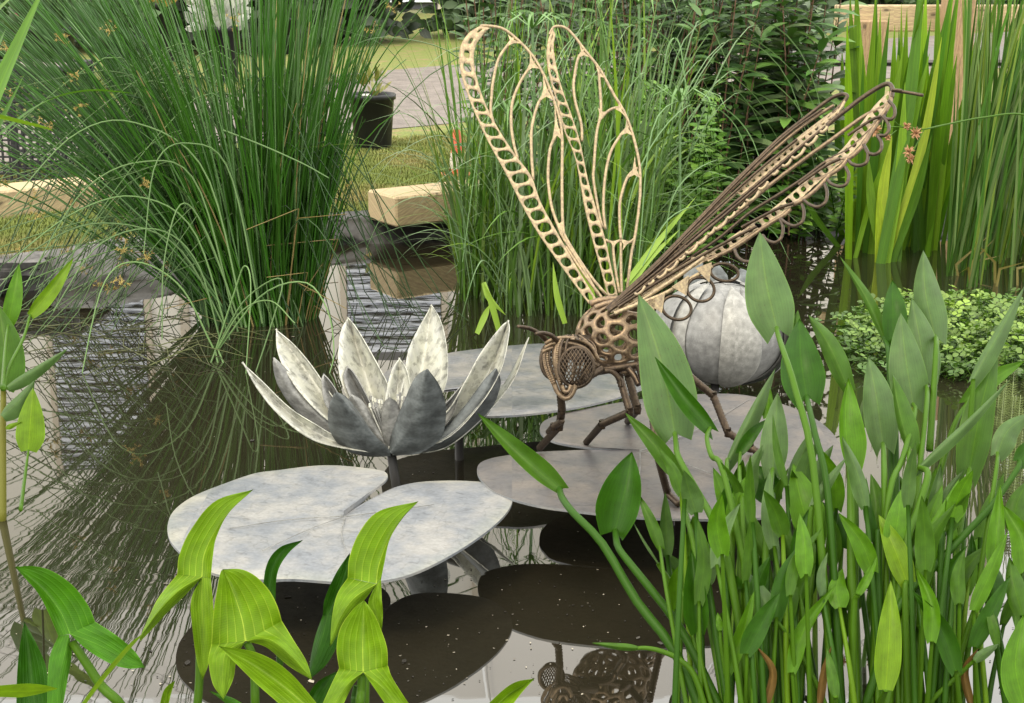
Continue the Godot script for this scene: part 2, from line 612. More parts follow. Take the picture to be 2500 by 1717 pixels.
# ---------------------------------------------------------------- setting
func ground_and_water() -> void:
	var mb := Mb.new()
	var q := [Vector3(-40, 0, 3), Vector3(40, 0, 3), Vector3(40, 0, -14), Vector3(-40, 0, -14)]
	for p in q:
		mb.put(p, Color.WHITE, Vector2(p.x, p.z))
	mb.quad(0, 3, 2, 1)
	struct("water", mb.mesh(), M.water_surface)
	# the far bank, followed along the waterline
	var line := [Vector3(-16, 0, 2.5), Vector3(-9, 0, -1.5), Vector3(-5.5, 0, -4.6)]
	for e in [[-300, 745], [0, 720], [200, 699], [430, 670], [640, 640], [850, 600], [1000, 590], [1150, 582], [1300, 574], [1900, 556], [2200, 548], [2500, 540], [2900, 530]]:
		line.append(W(e[0], e[1], 0))
	line.append_array([Vector3(7, 0, -6.2), Vector3(11, 0, -2.5), Vector3(17, 0, 2.5)])
	var bank := cr(line, 420)
	var nz := noise(5, 1.7, 4)
	mb = Mb.new()
	var gm := Mb.new()
	var K := 16
	for k in bank.size():
		var t: Vector3 = (bank[mini(k + 1, bank.size() - 1)] - bank[maxi(k - 1, 0)]).normalized()
		var out := Vector3(t.z, 0, -t.x)
		if out.z > 0.2 and absf(bank[k].x) < 5:
			out = -out
		for s in K + 1:
			var f := float(s) / K
			var w := nz.get_noise_3d(bank[k].x * 1.3, f * 1.5, bank[k].z * 1.3)
			var p: Vector3 = bank[k] + out * (f * 0.22 - 0.03 + w * 0.08)
			p.y = -0.04 + (GH + 0.062) * sin(f * PI * 0.62) + (w * 0.05 + nz.get_noise_3d(bank[k].x * 6.0, f * 5.0, bank[k].z * 6.0) * 0.016) * sin(PI * f) - (0.035 if s == K else 0.0)
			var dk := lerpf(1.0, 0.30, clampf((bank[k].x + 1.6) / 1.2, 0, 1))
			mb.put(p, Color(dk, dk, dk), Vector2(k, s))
		var g: Vector3 = bank[k] + out * 0.16
		var far: Vector3 = g + (g - Vector3(0, 0, 6)).normalized() * 170.0
		for s in 4:
			var pp: Vector3 = g.lerp(far, pow(s / 3.0, 2.0))
			pp.y = GH
			gm.put(pp)
	for k in bank.size() - 1:
		for s in K:
			mb.quad(k * (K + 1) + s, k * (K + 1) + s + 1, (k + 1) * (K + 1) + s + 1, (k + 1) * (K + 1) + s)
		for s in 3:
			gm.quad(k * 4 + s, k * 4 + s + 1, k * 4 + s + 5, k * 4 + s + 4)
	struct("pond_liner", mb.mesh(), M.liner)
	struct("ground", gm.mesh(), M.lawn)
	# the near bank under the photographer
	mb = Mb.new()
	box(mb, Transform3D(Basis(), Vector3(0, -0.1, 6.2)), Vector3(90, 0.4, 14), Color.WHITE, 0.05)
	struct("near_ground", mb.mesh(false), M.lawn)
	# path: a paved band across the lawn
	mb = Mb.new()
	var a := [W(-900, 330, GH + 0.004), W(160, 262, GH + 0.004), W(560, 205, GH + 0.004), W(1080, 160, GH + 0.004), W(1700, 120, GH + 0.004), W(2500, 75, GH + 0.004), W(3600, 40, GH + 0.004)]
	var b := [W(-900, 560, GH + 0.004), W(160, 425, GH + 0.004), W(560, 350, GH + 0.004), W(1080, 303, GH + 0.004), W(1700, 235, GH + 0.004), W(2500, 160, GH + 0.004), W(3600, 105, GH + 0.004)]
	for k in a.size():
		mb.put(a[k])
		mb.put(b[k])
	for k in a.size() - 1:
		mb.quad(k * 2, k * 2 + 2, k * 2 + 3, k * 2 + 1)
	struct("path", mb.mesh(), M.paving)
	# short turf on the lawn nearest the pond
	var tuft := Mb.new()
	for k in 6:
		var g := TAU * k / 6.0
		var d := Vector3(cos(g), 0, sin(g))
		var o := d * 0.008
		ribbon(tuft, [o, o + Vector3(0, 0.012, 0) + d * 0.003, o + Vector3(0, 0.022, 0) + d * 0.012], 0.0016, d.cross(Vector3.UP), Color.WHITE, 0.0)
	var places := []
	var tints := []
	var nn := noise(3, 0.9, 3)
	while places.size() < 26000:
		var p := W(rf(-60, 1240), rf(60, 665), GH)
		if p.z < -13 or p.z > -5.2 or rng.randf() > pow(-p.z / 13.0, 0.7):
			continue
		var onpath := p.z < lerpf(-7.9, -9.3, clampf((p.x + 2.4) / 2.2, 0, 1)) and p.z > lerpf(-9.6, -14.2, clampf((p.x + 3.4) / 3.2, 0, 1))
		var ashore := p.z
		for k in range(1, bank.size()):
			if bank[k].x >= p.x:
				ashore = bank[k].z
				break
		if onpath or p.z > ashore - 0.2:
			continue
		places.append(Transform3D(Basis(Vector3.UP, rf(0, TAU)).scaled(Vector3.ONE * rf(0.7, 1.5)), p))
		var dry := clampf(nn.get_noise_2d(p.x, p.z) * 1.5 + rf(-0.3, 0.3), 0, 1)
		var c := Vector3(0.17, 0.215, 0.035).lerp(Vector3(0.29, 0.235, 0.085), dry) * rf(0.75, 1.15)
		tints.append(Color(c.x, c.y, c.z))
	var o := scatter("turf", tuft.mesh(), M.turf, self, places, tints)
	o.set_meta("label", "short yellowing lawn grass between the pond edge and the paved path")
	o.set_meta("category", "grass")

func sleeper(label: String, p0: Vector3, p1: Vector3, hgt: float, dep: float, m: Material, called := "timber_sleeper") -> void:
	# a squared beam whose lower front edge runs from p0 to p1, with end grain of its own
	var t := (p1 - p0).normalized()
	var back := Vector3(t.z, 0, -t.x)
	if back.z > 0:
		back = -back
	var o := thing(called, label, "timber beam", (p0 + p1) * 0.5, "timber beams round the pond")
	var mb := Mb.new()
	box(mb, Transform3D(Basis(t, Vector3.UP, t.cross(Vector3.UP)), (p0 + p1) * 0.5 + Vector3(0, hgt * 0.5, 0) + back * dep * 0.5), Vector3((p1 - p0).length(), hgt, dep), Color.WHITE, 0.008)
	for k in mb.u.size():
		mb.u[k] = Vector2(mb.v[k].y + mb.v[k].z * 0.8, (mb.v[k] - p0).dot(t))
	part("beam", mb.mesh(false), m, o)

func pot(x0: float, x1: float, yt: float, yb: float, d: float, label: String, kind: String, n: int, fol: Color, spread := 1.0, tall := 1.0) -> void:
	# a tapering black pot between pixel columns x0 and x1, standing where its base pixel lies
	var base := W((x0 + x1) * 0.5, yb, GH) if d <= 0 else P((x0 + x1) * 0.5, yb, d)
	var dd := depth_at((x0 + x1) * 0.5, yb, GH)
	var r := (x1 - x0) * 0.5 * dd / F
	var h := (yb - yt) * dd / F * 1.02
	var o := thing("potted_plant", label, "potted plant", base, "pots standing beyond the pond")
	var mb := Mb.new()
	var prof := [[0.0, 0.0], [0.76, 0.0], [0.80, 0.02], [0.97, 0.90], [1.05, 0.90], [1.06, 0.99], [1.03, 1.0], [0.97, 0.99], [0.95, 0.86]]
	for p in prof:
		for s in 20:
			var g := TAU * s / 20
			mb.put(base + Vector3(cos(g) * p[0] * r, p[1] * h, sin(g) * p[0] * r))
	for k in prof.size() - 1:
		for s in 20:
			mb.quad(k * 20 + s, k * 20 + (s + 1) % 20, (k + 1) * 20 + (s + 1) % 20, (k + 1) * 20 + s)
	part("pot", mb.mesh(), M.black_plastic, o)
	mb = Mb.new()
	var c := mb.put(base + Vector3(0, h * 0.9, 0))
	for s in 20:
		mb.put(base + Vector3(cos(TAU * s / 20) * r * 0.95, h * 0.87, sin(TAU * s / 20) * r * 0.95))
	for s in 20:
		mb.tri(c, 1 + s, 1 + (s + 1) % 20)
	part("soil", mb.mesh(), M.soil, o)
	var places := []
	var tints := []
	for k in n:
		var g := rf(0, TAU)
		var e := rf(0.1, 1.0)
		var q := base + Vector3(cos(g) * r * e * 0.9 * spread, h * 0.9 + rf(0.0, 1.0) * r * 2.0 * tall * (1.1 - e * 0.5), sin(g) * r * e * 0.9 * spread)
		places.append(stand(q, Vector3(cos(g) * e, rf(0.3, 1.3), sin(g) * e), Vector3(rf(-1, 1), rf(-1, 1), 1), rf(0.6, 1.3) * r * 0.55))
		var v := rf(0.6, 1.25)
		tints.append(Color(fol.r * v, fol.g * v, fol.b * v))
	scatter("foliage", leaf_mesh(1.0, 0.16 if kind == "grass" else 0.32, 0.2, 3), M.foliage, o, places, tints)

func background() -> void:
	sleeper("long pale timber sleeper lying on the lawn left of the big rush clump", W(-220, 563, GH), W(415, 497, GH), 0.125, 0.21, M.timber)
	sleeper("short knotty timber sleeper with its sawn end facing the pond, between rush clump and sedge", W(968, 556, GH), W(1330, 512, GH), 0.125, 0.24, M.timber)
	# rail, post and stake of the seat beyond the irises
	var fr := thing("timber_seat_frame", "pale timber post and rail frame standing beyond the iris leaves", "timber frame", W(2310, 395, GH))
	var post := func(x0: float, x1: float, yt: float, yb: float, m: Material, n: String) -> void:
		var b := W((x0 + x1) * 0.5, yb, GH)
		var dd := depth_at((x0 + x1) * 0.5, yb, GH)
		var w := (x1 - x0) * dd / F
		var h := (yb - yt) * dd / F * 1.03
		var mb := Mb.new()
		box(mb, Transform3D(Basis(Vector3.UP, 0.12), b + Vector3(0, h * 0.5, 0)), Vector3(w, h, w), Color.WHITE, 0.006)
		for k in mb.u.size():
			mb.u[k] = Vector2(mb.v[k].x + mb.v[k].z, mb.v[k].y)
		part(n, mb.mesh(false), m, fr)
	post.call(2280, 2344, -160, 395, M.timber_old, "post")
	post.call(2455, 2520, 60, 400, M.timber, "post")
	post.call(2062, 2136, 66, 390, M.timber_old, "stake")
	var d0 := depth_at(2310, 395, GH)
	var rail := Mb.new()
	var ra := P(2040, 40, d0 - 0.05)
	var rb := P(2560, 48, d0 - 0.05)
	box(rail, Transform3D(Basis(), (ra + rb) * 0.5), Vector3((rb - ra).length(), 0.135, 0.09), Color.WHITE, 0.006)
	for k in rail.u.size():
		rail.u[k] = Vector2(rail.v[k].y + rail.v[k].z, rail.v[k].x)
	part("rail", rail.mesh(false), M.timber, fr)
	# grey slatted decking board beyond it
	var dk := thing("decking", "grey ridged decking panel lying on the grass behind the timber frame", "decking", W(2220, 130, 0.14))
	var da := W(2150, 145, 0.14)
	for k in 12:
		var mb := Mb.new()
		box(mb, Transform3D(Basis(), da + Vector3(0.5, 0, -1.4 + k * 0.14)), Vector3(2.4, 0.03, 0.125), Color.WHITE, 0.004)
		part("board", mb.mesh(false), M.decking, dk)
	# crates
	crate(-60, 172, 160, 452, 0.42, "black slatted plastic crate standing on end at the left edge of the lawn")
	crate(205, 330, 330, 440, 0.3, "small black plastic crate half hidden behind the rush stems")
	# pots
	pot(856, 966, 232, 366, 0, "black pot with a white tag standing on grass between the rushes and the cone", "grass", 36, Color(0.20, 0.20, 0.05), 0.7, 0.9)
	var tagm := Mb.new()
	box(tagm, Transform3D(Basis(Vector3.UP, 0.3) * Basis(Vector3.RIGHT, -0.3), P(893, 240, depth_at(911, 366, GH) - 0.12)), Vector3(0.055, 0.05, 0.003), Color.WHITE, 0.001)
	part("plant_label", tagm.mesh(false), M.tag_white, get_node("potted_plant"))
	pot(640, 735, 262, 372, 0, "black pot hidden among the upright rush stems", "leaf", 70, Color(0.12, 0.2, 0.05))
	pot(250, 360, 88, 222, 0, "tall black pot with fine dark foliage right of the crate", "leaf", 260, Color(0.05, 0.10, 0.03), 1.3)
	pot(372, 432, 12, 150, 0, "narrow black pot holding an orange topped plant", "leaf", 160, Color(0.30, 0.20, 0.03), 1.2)
	pot(494, 590, 68, 205, 0, "wide black pot with silvery white foliage", "leaf", 320, Color(0.48, 0.50, 0.46), 1.4, 1.1)
	pot(640, 735, 45, 130, 0, "black pot with dark leaves behind the middle of the rushes", "leaf", 240, Color(0.05, 0.09, 0.03), 1.2)
	pot(60, 190, 70, 190, 0, "broad black pot with pink flowering shrub at the top left", "leaf", 300, Color(0.06, 0.11, 0.04), 1.4)
	pot(-70, 50, 60, 180, 0, "black pot with a leafy dark shrub at the left edge", "leaf", 260, Color(0.05, 0.10, 0.03), 1.4)
	pot(770, 850, 20, 105, 0, "black pot with yellow green leaves far behind the rush tips", "leaf", 200, Color(0.16, 0.20, 0.05), 1.3)
	var pk := get_node("potted_plant_006") as Node3D
	var pl := []
	for k in 60:
		pl.append(stand(P(85 + rf(-45, 50), 18 + rf(-28, 26), depth_at(125, 190, GH) + rf(-0.2, 0.1)), Vector3(rf(-1, 1), 1, rf(-1, 1)), Vector3(0, 0, 1), rf(0.05, 0.09)))
	scatter("blossom", leaf_mesh(1.0, 0.4, 0.2, 3), M.petal_pink, pk, pl)
	# hedge of mixed dark shrubs closing the view
	for e in [[-200, 20, 16.0, 1.3], [150, 10, 16.5, 1.3], [450, 5, 15.6, 1.3], [740, -5, 17.0, 1.4], [1280, -10, 18.0, 1.6], [1500, -10, 17.0, 1.6], [1750, -5, 17.5, 1.6], [2150, -10, 20.0, 1.3], [2600, -10, 20.0, 1.3]]:
		var b := P(e[0], 60, e[2])
		b.y = GH
		var names := ["dark rounded shrub far behind the leftmost crate", "dark shrub behind the fine leaved pot", "dark shrub behind the orange topped pot", "dark shrub behind the silvery pot", "green shrub far behind the tips of the upright wings", "green shrub far behind the leafy willowherb", "tall green shrub far behind the dark willowherb", "pale green shrub far behind the timber rail", "pale green shrub far behind the right reeds"]
		var idx := [-200, 150, 450, 740, 1280, 1500, 1750, 2150, 2600].find(e[0])
		var sh := thing("background_shrub", names[idx], "shrub", b, "shrubs far behind the pond")
		var places := []
		var tints := []
		for k in 2400:
			var dir := Vector3(rf(-1, 1), rf(-0.2, 1), rf(-1, 1)).normalized()
			var rr := pow(rng.randf(), 0.4) * (1.0 + 0.25 * sin(dir.x * 7.0 + e[0]) * cos(dir.y * 6.0))
			places.append(stand(b + Vector3(dir.x * rr * 1.35, 0.15 + maxf(0, dir.y) * rr * e[3] * 0.9, dir.z * rr * 0.7), dir + Vector3(rf(-1, 1), rf(-0.3, 1), rf(-1, 1)), Vector3(0, 0.3, 1), rf(0.10, 0.2)))
			var v := rf(0.4, 1.4)
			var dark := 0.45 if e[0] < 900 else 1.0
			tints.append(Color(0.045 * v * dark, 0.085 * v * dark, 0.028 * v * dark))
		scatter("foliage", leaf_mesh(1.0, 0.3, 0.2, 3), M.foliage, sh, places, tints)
		var tm := Mb.new()
		for k in 5:
			tube(tm, [b, b + Vector3(rf(-0.2, 0.2), 0.4, rf(-0.1, 0.1)), b + Vector3(rf(-0.6, 0.6), 0.9, rf(-0.3, 0.3))], 0.02, 0.006, 5)
		part("stem", tm.mesh(), M.twig, sh)
	cone()
	marquee()

func crate(x0: float, x1: float, yt: float, yb: float, dep: float, label: String) -> void:
	var b := W((x0 + x1) * 0.5, yb, GH)
	var dd := depth_at((x0 + x1) * 0.5, yb, GH)
	var w := (x1 - x0) * dd / F
	var h := (yb - yt) * dd / F * 0.98
	var o := thing("plastic_crate", label, "crate", b, "black crates on the lawn")
	var T := Transform3D(Basis(Vector3.UP, -0.10), b)
	var fr := Mb.new()
	for sx in [-1.0, 1.0]:
		for sz in [0.0, 1.0]:
			box(fr, T * Transform3D(Basis(), Vector3(sx * (w * 0.5 - 0.012), h * 0.5, -dep * sz)), Vector3(0.024, h, 0.024), Color.WHITE, 0.003)
	for sy in [0.012, h * 0.72, h - 0.012]:
		for sz in [0.0, 1.0]:
			box(fr, T * Transform3D(Basis(), Vector3(0, sy, -dep * sz)), Vector3(w - 0.05, 0.024, 0.022), Color.WHITE, 0.003)
		for sx in [-1.0, 1.0]:
			box(fr, T * Transform3D(Basis(), Vector3(sx * (w * 0.5 - 0.012), sy, -dep * 0.5)), Vector3(0.022, 0.024, dep - 0.026), Color.WHITE, 0.003)
	part("frame", fr.mesh(false), M.black_plastic, o)
	var gr := Mb.new()
	var nx := int(w / 0.034)
	var ny := int(h / 0.026)
	for z in [0.002, -dep - 0.002]:
		for k in range(1, nx):
			box(gr, T * Transform3D(Basis(), Vector3(-w * 0.5 + w * k / nx, h * 0.5, z)), Vector3(0.010, h - 0.05, 0.006))
		for k in range(1, ny):
			box(gr, T * Transform3D(Basis(), Vector3(0, h * k / ny, z - 0.004)), Vector3(w - 0.05, 0.009, 0.006))
	part("lattice", gr.mesh(false), M.black_plastic, o, true)
	var lid := Mb.new()
	box(lid, T * Transform3D(Basis(), Vector3(0, h * 0.97, -dep * 0.5)), Vector3(w - 0.05, 0.01, dep - 0.03), Color.WHITE, 0.002)
	part("tray", lid.mesh(false), M.paving, o)

func cone() -> void:
	var b := W(1116, 432, GH)
	var o := thing("traffic_cone", "small orange traffic cone with pale bands beside the sedge", "traffic cone", b)
	var dd := depth_at(1116, 432, GH)
	var h := 128 * dd / F
	var ring := func(y0: float, y1: float, r0: float, r1: float, m: Material, n: String) -> void:
		var mb := Mb.new()
		for s in 20:
			var g := TAU * s / 20
			mb.put(b + Vector3(cos(g) * r0, y0, sin(g) * r0))
			mb.put(b + Vector3(cos(g) * r1, y1, sin(g) * r1))
		for s in 20:
			mb.quad(s * 2, (s + 1) % 20 * 2, (s + 1) % 20 * 2 + 1, s * 2 + 1)
		part(n, mb.mesh(), m, o)
	var R := 0.044
	var cuts := [0.0, 0.12, 0.42, 0.56, 0.86, 1.0]
	var ms := [M.cone_orange, M.cone_white, M.cone_orange, M.cone_orange, M.tan_trim]
	for k in 5:
		ring.call(h * cuts[k] + 0.012, h * cuts[k + 1] + 0.012, R * (1 - cuts[k] * 0.72), R * (1 - cuts[k + 1] * 0.72), ms[k], "band" if k in [1, 4] else "sleeve")
	var mb := Mb.new()
	box(mb, Transform3D(Basis(Vector3.UP, 0.4), b + Vector3(0, 0.008, 0)), Vector3(0.15, 0.016, 0.15), Color.WHITE, 0.005)
	part("base", mb.mesh(false), M.cone_orange, o)

func marquee() -> void:
	# the white show tent beyond the garden, seen mostly as a reflection in the pond
	var z0 := -24.0
	var o := thing("marquee", "big white show marquee with grey louvred panels, mirrored in the pond", "marquee", Vector3(-2, 0.12, z0))
	var xs := [-13.0, -9.6, -5.3, -3.35, -0.6, 4.2, 8.0]
	for k in xs.size() - 1:
		var mb := Mb.new()
		box(mb, Transform3D(Basis(), Vector3((xs[k] + xs[k + 1]) * 0.5, 4.98, z0)), Vector3(xs[k + 1] - xs[k] - 0.05, 9.7, 0.06), Color.WHITE, 0.01)
		part("wall", mb.mesh(false), M.white_sheet, o)
		mb = Mb.new()
		var a := Vector3(xs[k] + 0.03, 9.85, z0 + 0.03)
		var b := Vector3(xs[k + 1] - 0.03, 9.85, z0 + 0.03)
		var c := Vector3(0, 6.5, -9.0)
		for p in [a, b, b + c, a + c]:
			mb.put(p)
			mb.put(p + Vector3(0, -0.04, 0))
		mb.quad(0, 2, 4, 6)
		mb.quad(1, 7, 5, 3)
		for e in [[0, 1, 3, 2], [2, 3, 5, 4], [4, 5, 7, 6], [6, 7, 1, 0]]:
			mb.quad(e[0], e[1], e[2], e[3])
		part("roof", mb.mesh(false), M.canvas_roof, o)
	# seams and purlins of the roof
	for k in 9:
		var mb := Mb.new()
		var x := -12.0 + k * 2.3
		tube(mb, [Vector3(x, 9.88, z0 + 0.4), Vector3(x, 16.38, z0 - 8.6)], 0.02, 0.02, 5)
		part("seam", mb.mesh(), M.seam, o)
	for x in xs:
		var mb := Mb.new()
		box(mb, Transform3D(Basis(), Vector3(x, 4.98, z0 + 0.06)), Vector3(0.14, 9.7, 0.1), Color.WHITE, 0.01)
		part("pole", mb.mesh(false), M.tan_trim, o)
	for e in [[-6.7, 1.5, 7.35], [-1.9, 1.5, 5.4], [3.0, 1.45, 6.2]]:
		var mb := Mb.new()
		var n := int((e[2] - 0.3) / 0.13)
		for k in n:
			var y := 0.3 + 0.13 * k
			box(mb, Transform3D(Basis(Vector3.RIGHT, -0.7), Vector3(e[0], y, z0 + 0.12)), Vector3(e[1], 0.115, 0.02), Color.WHITE, 0.003)
		part("louvre_panel", mb.mesh(false), M.grey_louvre, o)
		mb = Mb.new()
		box(mb, Transform3D(Basis(), Vector3(e[0], e[2] * 0.5 + 0.1, z0 + 0.05)), Vector3(e[1], e[2] - 0.1, 0.03), Color.WHITE, 0.004)
		part("louvre_backing", mb.mesh(false), M.louvre_back, o)
		mb = Mb.new()
		for sx in [-1.0, 1.0]:
			box(mb, Transform3D(Basis(), Vector3(e[0] + sx * (e[1] * 0.5 + 0.06), e[2] * 0.5 + 0.1, z0 + 0.08)), Vector3(0.1, e[2], 0.1), Color.WHITE, 0.01)
		part("panel_frame", mb.mesh(false), M.tan_trim, o)

# ---------------------------------------------------------------- sculpture
func pad(outline: Array, ctr: Array, h: float, m: Material, label: String, foot: Array, lift := 0.0, folds := []) -> void:
	# a sheet-metal lily pad: rings from the inner end of its notch out to its edge, gently dished
	var c := W(ctr[0], ctr[1], h)
	var o := thing("zinc_lily_pad", label, "metal lily pad", Vector3(c.x, 0, c.z), "sheet metal lily pads standing in the pond")
	var pts := []
	for k in outline.size() / 2:
		pts.append(W(outline[2 * k], outline[2 * k + 1], h))
	var edge := cr(pts, 150)
	var mb := Mb.new()
	var R := 14
	var n := edge.size()
	for k in n:
		for s in R + 1:
			var f := float(s) / R
			var p: Vector3 = c.lerp(edge[k], f)
			var g := float(k) / n
			p.y += 0.006 * sin(g * TAU * 3.0 + 0.6) * f * f - 0.004 * pow(f, 14.0) + lift * pow(1.0 - g, 6.0) * f + 0.004 * sin(f * 9.0 + g * 17.0) * f * (1 - f)
			# a cream bloom of old zinc along the rim
			var bloom := clampf((f - 0.90) * 9.0 + 0.5 * sin(g * 61.0) * sin(g * 23.0 + 1.0), 0, 1) * smoothstep(0.8, 0.97, f) if m == M.zinc_pale else 0.0
			mb.put(p, Color(0.80 + 0.20 * bloom, 0.80 + 0.18 * bloom, 0.80 + 0.04 * bloom))
	for s in R + 1:
		pass
	for k in n - 1:
		for s in R:
			mb.quad(k * (R + 1) + s, k * (R + 1) + s + 1, (k + 1) * (R + 1) + s + 1, (k + 1) * (R + 1) + s)
	var top := mb.v.size()
	for k in top:
		mb.put(mb.v[k] + Vector3(0, -0.005, 0), Color(0.8, 0.8, 0.8))
	for k in n - 1:
		for s in R:
			mb.quad(top + k * (R + 1) + s, top + (k + 1) * (R + 1) + s, top + (k + 1) * (R + 1) + s + 1, top + k * (R + 1) + s + 1)
	var sheet := part("sheet", mb.mesh(), m, o)
	var rim := Mb.new()
	for k in n:
		rim.put(mb.v[k * (R + 1) + R])
		rim.put(mb.v[top + k * (R + 1) + R])
	for k in n - 1:
		rim.quad(2 * k, 2 * k + 1, 2 * k + 3, 2 * k + 2)
	for e in [0, n - 1]:
		for s in R:
			var b := rim.v.size()
			rim.put(mb.v[e * (R + 1) + s])
			rim.put(mb.v[e * (R + 1) + s + 1])
			rim.put(mb.v[top + e * (R + 1) + s + 1])
			rim.put(mb.v[top + e * (R + 1) + s])
			rim.quad(b, b + 1, b + 2, b + 3)
	part("rim", rim.mesh(), M.zinc_pale, o)
	for fl in folds:
		var fm := Mb.new()
		var fpts := []
		for k in fl.size() / 2:
			fpts.append(W(fl[2 * k], fl[2 * k + 1], h + 0.0045))
		tube(fm, cr(fpts, 10), 0.0011, 0.0007, 5)
		part("fold_line", fm.mesh(), M.petal_mid, o)
	var st := Mb.new()
	var fp := W(foot[0], foot[1], h)
	tube(st, [Vector3(fp.x, -0.3, fp.z), Vector3(fp.x, h - 0.004, fp.z)], 0.011, 0.011, 8)
	part("stem", st.mesh(), M.iron, o)

func pads() -> void:
	# outlines in photograph pixels, from one lip of the notch round to the other
	pad([840, 1259, 879, 1231, 917, 1203, 944, 1178, 944, 1160, 925, 1148, 880, 1138, 820, 1130, 760, 1130, 680, 1140, 620, 1150, 540, 1180, 470, 1212, 425, 1248, 409, 1285, 414, 1320, 440, 1350, 490, 1385, 560, 1402, 640, 1405, 720, 1402, 830, 1409, 930, 1408, 1010, 1392, 1090, 1358, 1160, 1318, 1215, 1277, 1246, 1240, 1250, 1212, 1228, 1190, 1190, 1174, 1120, 1166, 1050, 1165, 1000, 1170, 962, 1182, 918, 1207, 881, 1234, 842, 1261], [838, 1262], 0.14, M.zinc_pale, "pale zinc lily pad with a notch, lying in front of the metal flower", [830, 1290], 0.01, [[838, 1262, 760, 1290, 640, 1345], [838, 1262, 930, 1250, 1060, 1232], [842, 1262, 834, 1305, 848, 1352], [836, 1260, 700, 1270, 560, 1290]])
	pad([1560, 1100, 1450, 1096, 1360, 1082, 1325, 1062, 1318, 1042, 1330, 1020, 1375, 1000, 1450, 985, 1560, 968, 1680, 960, 1800, 962, 1900, 985, 1980, 1018, 2035, 1060, 2062, 1110, 2055, 1160, 2010, 1205, 1930, 1240, 1820, 1258, 1700, 1262, 1560, 1262, 1430, 1252, 1310, 1236, 1215, 1205, 1172, 1165, 1166, 1132, 1190, 1112, 1250, 1100, 1330, 1096, 1440, 1098, 1560, 1103], [1563, 1101], 0.145, M.zinc_brown, "large brown tinged lily pad that the metal insect stands on", [1640, 1130], 0.0, [[1563, 1101, 1700, 1050, 1830, 975], [1563, 1101, 1720, 1150, 1900, 1230], [1563, 1102, 1560, 1180, 1540, 1255]])
	pad([1250, 930, 1120, 948, 1000, 968, 950, 970, 928, 950, 930, 915, 962, 886, 1040, 868, 1130, 856, 1240, 846, 1340, 840, 1440, 846, 1540, 860, 1600, 885, 1590, 925, 1540, 955, 1450, 985, 1360, 1004, 1280, 1013, 1200, 1014, 1130, 1006, 1085, 990, 1110, 965, 1180, 945, 1252, 932], [1255, 931], 0.145, M.zinc_grey, "grey weathered lily pad behind the metal flower and the insect head", [1120, 985])

func petal(o: Node3D, mid: Array, left: Array, right: Array, d0: float, d1: float, zl: float, zr: float, m: Material, called := "petal") -> void:
	var s := 2.157
	var mb := Mb.new()
	blade(mb, px(mid, d0, d1, s, 400, 720), px(left, d0, d1, s, 400, 720), px(right, d0, d1, s, 400, 720), 22, 5, zl, zr)
	# give the sheet its thickness
	var n := mb.v.size()
	var ni := mb.i.size()
	var mm := mb.mesh()
	var nor: PackedVector3Array = mm.surface_get_arrays(0)[Mesh.ARRAY_NORMAL]
	var vv: PackedVector3Array = mm.surface_get_arrays(0)[Mesh.ARRAY_VERTEX]
	var by := {}
	for k in vv.size():
		by[vv[k].snapped(Vector3.ONE * 1e-5)] = nor[k]
	for k in n:
		mb.put(mb.v[k] - by.get(mb.v[k].snapped(Vector3.ONE * 1e-5), Vector3.UP) * 0.0025)
	for k in ni / 3:
		mb.tri(n + mb.i[3 * k], n + mb.i[3 * k + 2], n + mb.i[3 * k + 1])
	var w := 11
	for k in 22:
		for e in [0, w - 1]:
			mb.quad(k * w + e, (k + 1) * w + e, n + (k + 1) * w + e, n + k * w + e)
	part(called, mb.mesh(), m, o)

